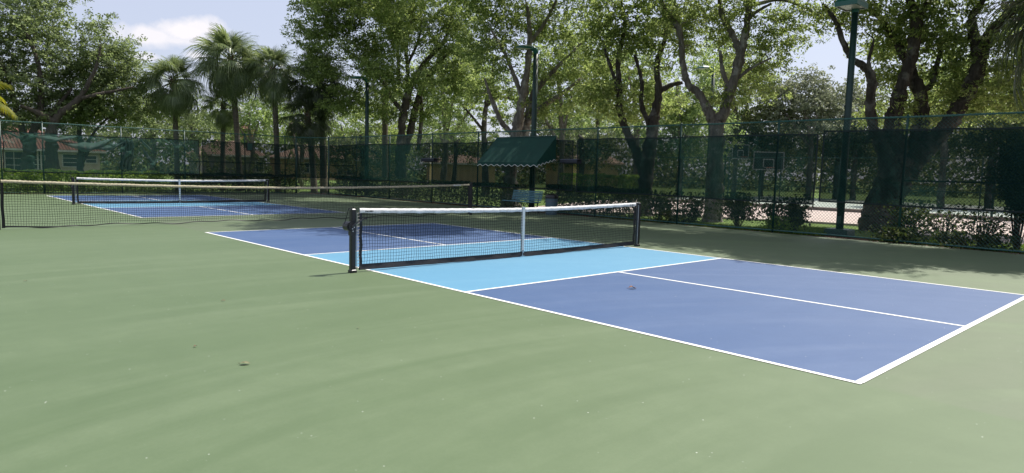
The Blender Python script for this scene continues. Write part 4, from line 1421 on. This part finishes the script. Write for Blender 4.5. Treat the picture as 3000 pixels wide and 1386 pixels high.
palm('full round fan palm standing alone next to the oaks', 508, 232, 44, 'g', .95, lean=6, n=60)
palm('tallest fan palm, its crown against the edge of the white cloud', 676, 172, 44, 'g', 1.12, lean=22, n=64, trunk_r=.17)
palm('short fan palm with rust-coloured dead boots under the tallest palm', 655, 300, 45, 'g', .72, lean=-6, n=30, trunk_r=.15, boots=True)
palm('upright fan palm with straight dark trunk beside the control box', 800, 200, 43, 'g', .92, lean=12, n=58, trunk_r=.165)
palm('dark shaded fan palm with a wide hanging skirt of fronds', 900, 330, 42, 'd', .86, lean=20, n=40, trunk_r=.18)
palm('dark fan palm half hidden in the crown of the fence corner tree', 935, 225, 42.5, 'd', 1.05, lean=14, n=44, trunk_r=.20)
palm('slim pale palm with small tufted crown far behind the awning screen', 1752, 300, 56, 'g', .8, lean=2, n=26, trunk_r=.15, skirt=False)
palm('slim dark palm trunk rising into the fence corner tree', 1128, 240, 47, 'd', .7, lean=2, n=22, trunk_r=.20, skirt=False)
palm('dark palm in the uppermost corner past the massive leaning tree', 3185, 0, 21, 'd', 1.0, lean=-5, n=36, trunk_r=.17, skirt=False)

# feathery golden palm just entering beside the oaks
gp_ = spot(-150, 262, 36)
t = thing('areca_palm', 'golden yellow feathery palm at the outermost edge beside the oaks', 'palm tree', (gp_[0], gp_[1], -.1))
m = MB(); m.tube([(0, 0, 0), (0, 0, gp_[2] - .6)], [.12, .07], 8); m.build('trunk', M['bark_palm'], t)
fm = MB()
for k in range(15):
    q0 = k / 14
    c = Vector((2.1 * q0, 0, .75 * math.sin(q0 * 2.6)))
    for s in (-1, 1):
        ln = .62 * math.sin(.35 + 2.6 * q0) + .1
        for j in range(2):
            c2 = c + Vector((.07 * j, 0, 0))
            d = Vector((.55, s, -.25 - .3 * q0)).normalized()
            w = Vector((.028, 0, .01))
            fm.sheet([[tuple(c2 - w), tuple(c2 + w)], [tuple(c2 + d * ln * .6 - w), tuple(c2 + d * ln * .6 + w)], [tuple(c2 + d * ln + Vector((0, 0, -.12))), tuple(c2 + d * ln + w * .2 + Vector((0, 0, -.12)))]])
fm.tube([(2.1 * k / 10, 0, .75 * math.sin(k / 10 * 2.6)) for k in range(11)], .016, 4)
fme = fm.mesh('frond'); fme.materials.append(M['frond_gold'])
for i in range(22):
    o = link('frond', fme, t)
    o.location = (0, 0, gp_[2] - .55)
    o.rotation_euler = (rng.normal(0, .2), -R(70 - 85 * i / 21), i * 2.4)


# ------------------------------------------------------------------ hedges and shrubs
def leaf_block(pts_fn, n):
    return np.array([pts_fn() for _ in range(n)])


def hedge(label, A, B, width, height, leaf, n, base_z=-.05, leaf_len=.085, leaf_w=.05, rough=.06, gaps=0.0, group=None, hedge_name='hedge'):
    A, B = np.array(A, float), np.array(B, float)
    L = np.linalg.norm(B - A)
    rot = math.atan2(B[1] - A[1], B[0] - A[0])
    t = thing(hedge_name, label, 'hedge', (A[0], A[1], base_z), rot, group)
    x = rng.uniform(0, L, n)
    # mostly on the clipped faces, some inside
    face = rng.random(n)
    y = rng.uniform(-.5, .5, n) * width
    z = rng.uniform(.03, 1, n) ** .8 * height
    hv = 1 + rough * (np.sin(x * 3.1) + np.sin(x * 7.7 + 1)) * .5
    topf = face < .42
    z[topf] = height + .03 - np.abs(rng.normal(0, .06, topf.sum()))
    fr = (face >= .42) & (face < .8)
    y[fr] = np.where(rng.random(fr.sum()) < .6, -.5, .5) * width + rng.normal(0, .035, fr.sum())
    z = z * hv
    keep = np.sin(x * 5.3 + 2 * np.sin(x * 1.7)) + np.sin(z * 8 + x * 2) > -2 + 4 * gaps
    cen = np.stack([x, y, z], -1)[keep]
    me = leaf_mesh('foliage', cen, leaf_len, leaf_w, leaf, up=.35)
    tag(link('foliage', me, t), kind='stuff')
    s = MB()
    k = int(L * 7)
    for i in range(k):
        xx = L * (i + .5) / k + rng.normal(0, .05)
        yy = rng.uniform(-.3, .3) * width
        s.tube([(xx, yy, 0), (xx + rng.normal(0, .06), yy + rng.normal(0, .05), height * .5), (xx + rng.normal(0, .12), yy + rng.normal(0, .1), height * .92)], [.012, .009, .004], 4, False)
    s.build('stems', M['twig'], t)
    return t


hedge('clipped hedge with sunlit bright green top below the rumpled windscreen', (-13, 28.0), (2.35, 28.0), 1.0, 1.03, M['leaf_hedge'], 42000)
hedge('dark flowering hedge along the far fence between the palms', (2.6, 27.9), (9.2, 27.9), .9, 1.0, M['leaf_shrub'], 17000)  # dark leaf colour stands in for the shade on this stretch
hedge('dark hedge along the fence between the corner and the bench', (10.9, 25.8), (10.9, 11.15), .8, .98, M['leaf_shrub'], 30000)
hedge('dark hedge behind the net winch side fence, past the litter bin', (10.85, 9.55), (10.75, 5.2), .8, 1.02, M['leaf_shrub'], 13000, gaps=.12)
a_, b_ = spot(1650, 530, 44), spot(1890, 535, 42)
hedge('yellow-green clipped hedge far out on the lawn behind the awning side screen', (a_[0], a_[1]), (b_[0], b_[1]), 1.2, 1.45, M['leaf_hedge'], 9000, leaf_len=.12, leaf_w=.07)
a_, b_ = spot(560, 520, 52), spot(1180, 525, 52)
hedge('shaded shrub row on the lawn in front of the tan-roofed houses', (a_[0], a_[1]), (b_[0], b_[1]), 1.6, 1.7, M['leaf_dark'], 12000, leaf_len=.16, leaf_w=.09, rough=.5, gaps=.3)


def shrub(label, x, y, r, h, n, leaf='leaf_shrub', stems=9, leaf_len=.098, leaf_w=.056, bare=0.0):
    t = thing('shrub', label, 'shrub', (x, y, -.05), 0, 'shrubs along the awning side fence')
    s = MB()
    ends = []
    for i in range(stems):
        an = rng.uniform(0, 6.28)
        rr = r * rng.uniform(.3, 1)
        e = np.array([rr * math.cos(an), rr * math.sin(an) * 1.0, h * rng.uniform(.55, 1.0)])
        mid = e * np.array([.45, .45, .55]) + rng.normal(0, .05, 3)
        s.tube([(.04 * math.cos(an), .04 * math.sin(an), 0), tuple(mid), tuple(e)], [.013, .010, .004], 4, False)
        ends.append(mid * .6 + e * .4); ends.append(e)
        for k in range(3):
            q = mid + (e - mid) * rng.random() + rng.normal(0, .14, 3)
            s.tube([tuple(mid + (e - mid) * .2 * k), tuple(q)], [.007, .003], 3, False)
            ends.append(q)
    s.build('stems', M['twig'], t)
    ends = np.array(ends)
    if bare:
        ends = ends[ends[:, 2] > h * bare]
    cen = ends[rng.integers(0, len(ends), n)] + rng.normal(0, .115, (n, 3))
    cen[:, 2] = np.clip(cen[:, 2], .02, h * 1.08)
    me = leaf_mesh('foliage', cen, leaf_len, leaf_w, M[leaf], up=.3)
    tag(link('foliage', me, t), kind='stuff')
    return t


def fence_y(u, x):
    return float(on_x(u, 600, x)[1])


shrub('loose dark shrub directly behind the post of the net farthest from the winch', 10.75, fence_y(1925, 10.75), .75, 1.02, 1425, stems=16)
shrub('leafy dark shrub by the dark trunk of the pale forked tree', 10.75, fence_y(2030, 10.75), .55, .95, 798, stems=12)
shrub('dense rounded dark shrub between the pale forked tree and the fence post', 10.7, fence_y(2165, 10.7), .72, 1.0, 1767, stems=20)
shrub('thin gappy shrub behind the fence post before the light pole grass', 10.7, fence_y(2275, 10.7), .35, .98, 627, stems=10)
shrub('slender upright shrub nearest the light pole grass patch', 10.7, fence_y(2335, 10.7), .34, 1.02, 1178, stems=12)
shrub('low leafy sprout on the grass near the slender upright shrub', 10.5, fence_y(2290, 10.5), .4, .42, 665, 'leaf_hedge', stems=10)
shrub('spreading dark shrub at the foot of the massive leaning tree', 10.8, fence_y(2665, 10.8), .65, 1.0, 1060, stems=18)
shrub('twiggy bare-legged shrub with few leaves past the massive leaning tree', 10.7, fence_y(2775, 10.7), .7, .95, 282, stems=20, bare=.55)
shrub('twiggy half-bare shrub close to the tall vine column', 10.7, fence_y(2890, 10.7), .6, 1.0, 359, stems=18, bare=.4)
shrub('low dark ground shrub under the massive leaning tree', 10.45, fence_y(2640, 10.45), .8, .38, 1060, stems=16)
shrub('low dark ground shrub under the twiggy shrubs', 10.45, fence_y(2860, 10.45), .9, .34, 942, stems=16)
shrub('low ragged shrub under the yellow-green hedge view', 10.5, fence_y(1990, 10.5), .7, .4, 950, stems=14)
shrub('tall dark vine-covered shrub closing the outer end of the fence', 10.9, fence_y(2990, 10.9), .5, 2.7, 9880, stems=26)

# ------------------------------------------------------------------ basketball hoops, far fence, bleacher bench
fence('chain_link_fence', 'low-detail distant green chain link fence along the near edge of the basketball court', (27.5, 17.5), (27.5, -16), 2.62,
      [i * 3.05 for i in range(11)], mid=[(0, 33.5, 1.1)], post_r=.028, pitch=.16, wire=.0016)


def hoop(label, u, v_top, D, rot, top, loc_label=None):
    q = spot(u, 500, D)
    t = thing('basketball_hoop', label, 'basketball hoop', (q[0], q[1], .0), rot, 'basketball hoops beyond the path')
    m = MB(); m.tube([(0, 1.3, 0), (0, 1.3, top - .5), (0, 1.1, top - .15)], .055, 8); m.build('pole', M['pole_green'], t)
    m = MB()
    for s in (-.22, .22):
        m.tube([(s * .5, 1.3, top - .75), (s, .04, top - .45)], .022, 6)
        m.tube([(s * .5, 1.2, top - .30), (s, .04, top - .20)], .022, 6)
    m.build('arm', M['alu'], t)
    m = MB(); m.box((0, 0, top - .53), (1.76, .03, 1.0)); bd = m.build('backboard', M['board'], t)
    m = MB()
    for (x0, x1, z0, z1) in ((-.88, .88, top - .06, top), (-.88, .88, top - 1.06, top - 1.0), (-.88, -.82, top - 1.0, top - .06), (.82, .88, top - 1.0, top - .06)):
        m.box(((x0 + x1) / 2, -.018, (z0 + z1) / 2), (x1 - x0, .012, z1 - z0))
    m.build('border', M['board_line'], bd)
    m = MB()
    for (x0, x1, z0, z1) in ((-.32, .32, top - .47, top - .41), (-.32, -.26, top - .88, top - .47), (.26, .32, top - .88, top - .47), (-.26, .26, top - .92, top - .88)):
        m.box(((x0 + x1) / 2, -.018, (z0 + z1) / 2), (x1 - x0, .012, z1 - z0))
    m.build('target_square', M['board_line'], bd)
    m = MB(); m.tube([(.225 * math.cos(a), -.36 + .225 * math.sin(a), top - .90) for a in np.linspace(0, 6.283, 21)], .011, 5); m.box((0, -.07, top - .90), (.16, .14, .03)); m.build('rim', M['rim'], t)
    m = MB()
    for i in range(12):
        a = i * math.pi / 6
        for s in (-1, 1):
            b = a + s * .55
            m.tube([(.22 * math.cos(a), -.36 + .22 * math.sin(a), top - .91), (.13 * math.cos(b), -.36 + .13 * math.sin(b), top - 1.30)], .004, 3, False)
    tag(m.build('hoop_net', M['white_paint'], t), kind='stuff')
    return t


face = lambda u: -YAW - math.atan((u - PW / 2) / FPX)
hoop('white-bordered basketball backboard with orange hoop, the larger of the pair', 2250, 451, 42, face(2250) + R(18), 3.02)
hoop('smaller distant basketball backboard on a tall post behind the larger one', 2166, 429, 51, face(2166) + R(50), 3.85)
hoop('pale basketball backboard half hidden by the vine column', 2978, 456, 36, face(2978) + R(35), 3.0)

q = spot(2838, 580, 34)
bb = thing('bleacher_bench', 'low pale metal bench out on the basketball court', 'bench', (q[0], q[1], .02), face(2838) + R(6))
m = MB(); m.bbox((0, 0, .44), (1.7, .26, .04), .01); m.build('seat', M['alu'], bb)
for s in (-1, 1):
    m = MB(); m.tube([(s * .65, -.15, 0), (s * .65, 0, .42), (s * .65, .15, 0)], .02, 5); m.build('leg', M['alu'], bb)

# ------------------------------------------------------------------ houses beyond the lawn


def house(label, A, ang, L, Dp, eave, ridge, wall, roof, windows, over=.5, doors=()):
    t = thing('house', label, 'house', (A[0], A[1], -.1), ang)
    m = MB(); m.box((L / 2, Dp / 2, (eave + .1) / 2), (L, Dp, eave + .1)); w = m.build('wall', wall, t)
    o = over
    m = MB()
    ins = min(Dp / 2 + o, L / 2 - .5)
    c = [(-o, -o, eave), (L + o, -o, eave), (L + o, Dp + o, eave), (-o, Dp + o, eave)]
    r1, r2 = (ins - o, Dp / 2, ridge), (L + o - ins, Dp / 2, ridge)
    low = [(x, y, z - .16) for x, y, z in c]
    m.add(c + [r1, r2] + low, [(0, 1, 5, 4), (1, 2, 5), (2, 3, 4, 5), (3, 0, 4), (0, 6, 7, 1), (1, 7, 8, 2), (2, 8, 9, 3), (3, 9, 6, 0), (9, 8, 7, 6)])
    # courses of barrel tile rolls running down the front slope
    sl = math.hypot(Dp / 2 + o, ridge - eave)
    n = int((L + 2 * o) / .26)
    for i in range(n):
        x = -o + (i + .5) * .26
        lim = min(1.0, (x + o) / ins, (L + o - x) / ins)
        if lim > .05:
            m.tube([(x, -o, eave + .03), (x, -o + (Dp / 2 + o) * lim, eave + .03 + (ridge - eave) * lim)], .045, 4, False)
    ro = m.build('roof', roof, t)
    m = MB(); m.box((L / 2, -o - .02, eave - .10), (L + 2 * o, .05, .20)); m.build('fascia', M['pale_trim'], ro)
    for (x, z, ww, hh, nx, nz) in windows:
        m = MB()
        for (dx, dz, sx, sz) in ((0, hh / 2, ww + .16, .09), (0, -hh / 2, ww + .16, .09), (-ww / 2, 0, .09, hh), (ww / 2, 0, .09, hh)):
            m.box((x + dx, -.05, z + dz), (sx, .12, sz))
        for i in range(1, nx):
            m.box((x - ww / 2 + ww * i / nx, -.045, z), (.05, .06, hh))
        for i in range(1, nz):
            m.box((x, -.04, z - hh / 2 + hh * i / nz), (ww, .06, .05))
        f = m.build('window', M['pale_trim'], t)
        m = MB(); m.box((x, -.012, z), (ww, .02, hh)); m.build('pane', M['pane'], f)
    return t


hy = 70.0
X = lambda u, y=hy: float(on_y(u, 450, y)[0])
x0 = -16.0
h1 = house('cream house with red tiled roof and white-framed french windows behind the rumpled screen', (x0, hy), 0, X(292) - x0, 10, 2.55, 4.75, M['stucco'], M['red_tile'],
           [(X(103) - x0, 1.3, .85, 2.2, 3, 5), (X(126) - x0, 1.3, .85, 2.2, 3, 5), (X(204) - x0, 1.55, 1.25, 1.25, 1, 3), (X(266) - x0, 1.7, 1.0, .75, 1, 2), (X(40) - x0, 1.3, 1.4, 1.9, 2, 3)])
y2 = 66.0
x2 = X(630, y2)
house('grey house with tan tiled hip roof between the palm trunks', (x2, y2), 0, X(772, y2) - x2, 8, 2.6, 4.25, M['grey_stucco'], M['tan_tile'], [(X(760, y2) - x2, 1.4, .9, 1.2, 1, 2)])
q = spot(712, 430, 96)
q2 = spot(748, 430, 96)
house('small peach upper storey with orange tiled roof peeking over the far fence rail', (q[0], q[1]), 0, float(q2[0] - q[0]), 4, 5.9, 6.9, M['peach'], M['red_tile'], [(.55, 4.4, .5, 1.5, 1, 1)], over=.35)
y3 = 68.0
x3 = X(812, y3)
house('long tan house with brown tiled roof behind the dark palms', (x3, y3), R(-18), 15, 8, 2.6, 4.3, M['tan_stucco'], M['tan_tile'], [(3.0, 1.4, 1.3, 1.2, 2, 2), (8.0, 1.3, 2.2, 1.3, 2, 2)])
q, q2 = spot(1250, 490, 86), spot(1450, 500, 86)
house('tan stucco house across the lawn behind the awning', (q[0], q[1]), math.atan2(q2[1] - q[1], q2[0] - q[0]), float(np.hypot(*(q2 - q)[:2])), 8, 2.5, 3.6, M['tan_stucco'], M['tan_tile'], [])
q, q2 = spot(1600, 500, 66), spot(1730, 505, 64)
house('sunny tan house wall glimpsed below the second black rack', (q[0], q[1]), math.atan2(q2[1] - q[1], q2[0] - q[0]), float(np.hypot(*(q2 - q)[:2])), 7, 2.7, 4.2, M['tan_stucco'], M['tan_tile'], [])

# pale leaning trunk in front of the long tan house
a_, b_, c_ = spot(850, 360, 50), spot(866, 420, 50), spot(884, 500, 50)
t = thing('leaning_trunk', 'thin pale bare trunk leaning in front of the long tan house', 'tree', (c_[0], c_[1], -.1))
m = MB(); m.tube([(0, 0, -.05), tuple(b_ - np.array([c_[0], c_[1], -.1])), tuple(a_ - np.array([c_[0], c_[1], -.1]))], [.13, .11, .16], 8); m.build('trunk', M['bark_pale'], t, True)


# ------------------------------------------------------------------ fallen leaves on the courts
def dry_leaf(label, u, v, ln, mat, rot, curl):
    q = on_z(u, v, .009)
    t = thing('fallen_leaf', label, 'leaf', (q[0], q[1], .009), rot, 'fallen leaves on the court')
    g = []
    for i in range(9):
        s = i / 8
        w = .30 * ln * math.sin(math.pi * (s * .96 + .02)) ** .8
        z = curl * ln * (math.sin(s * 5.5) * .5 + .5) * (.5 + s)
        g.append([((s - .5) * ln, -w, z + .35 * w), ((s - .5) * ln, 0, z), ((s - .5) * ln, w, z + .45 * w)])
    m = MB(); m.sheet(g); m.build('blade', mat, t, True)
    m = MB(); m.tube([(-.5 * ln, 0, .002), (-.7 * ln, .02 * ln, .004)], .0022, 4); m.build('stalk', mat, t)
    return t


dry_leaf('curled brown dead leaf lying on the dark blue half of the large court', 1853, 845, .11, M['dry_leaf'], -YAW + .15, .20)
dry_leaf('thin tan dead leaf lying alone on the open green court', 718, 1065, .075, M['dry_leaf_pale'], -YAW + .1, .05)
dry_leaf('tiny brown dead leaf on the green court, just behind the thin tan one', 573, 1014, .03, M['dry_leaf'], .6, .2)
dry_leaf('small brown dead leaf on the green court out from the net winch', 655, 881, .035, M['dry_leaf'], -.3, .25)
dry_leaf('tiny pale dead leaf on the green court below the tennis net end post', 76, 823, .04, M['dry_leaf_pale'], .2, .15)
dry_leaf('tiny tan dead leaf on the green court near the light blue kitchen corner', 1050, 960, .03, M['dry_leaf_pale'], .9, .2)
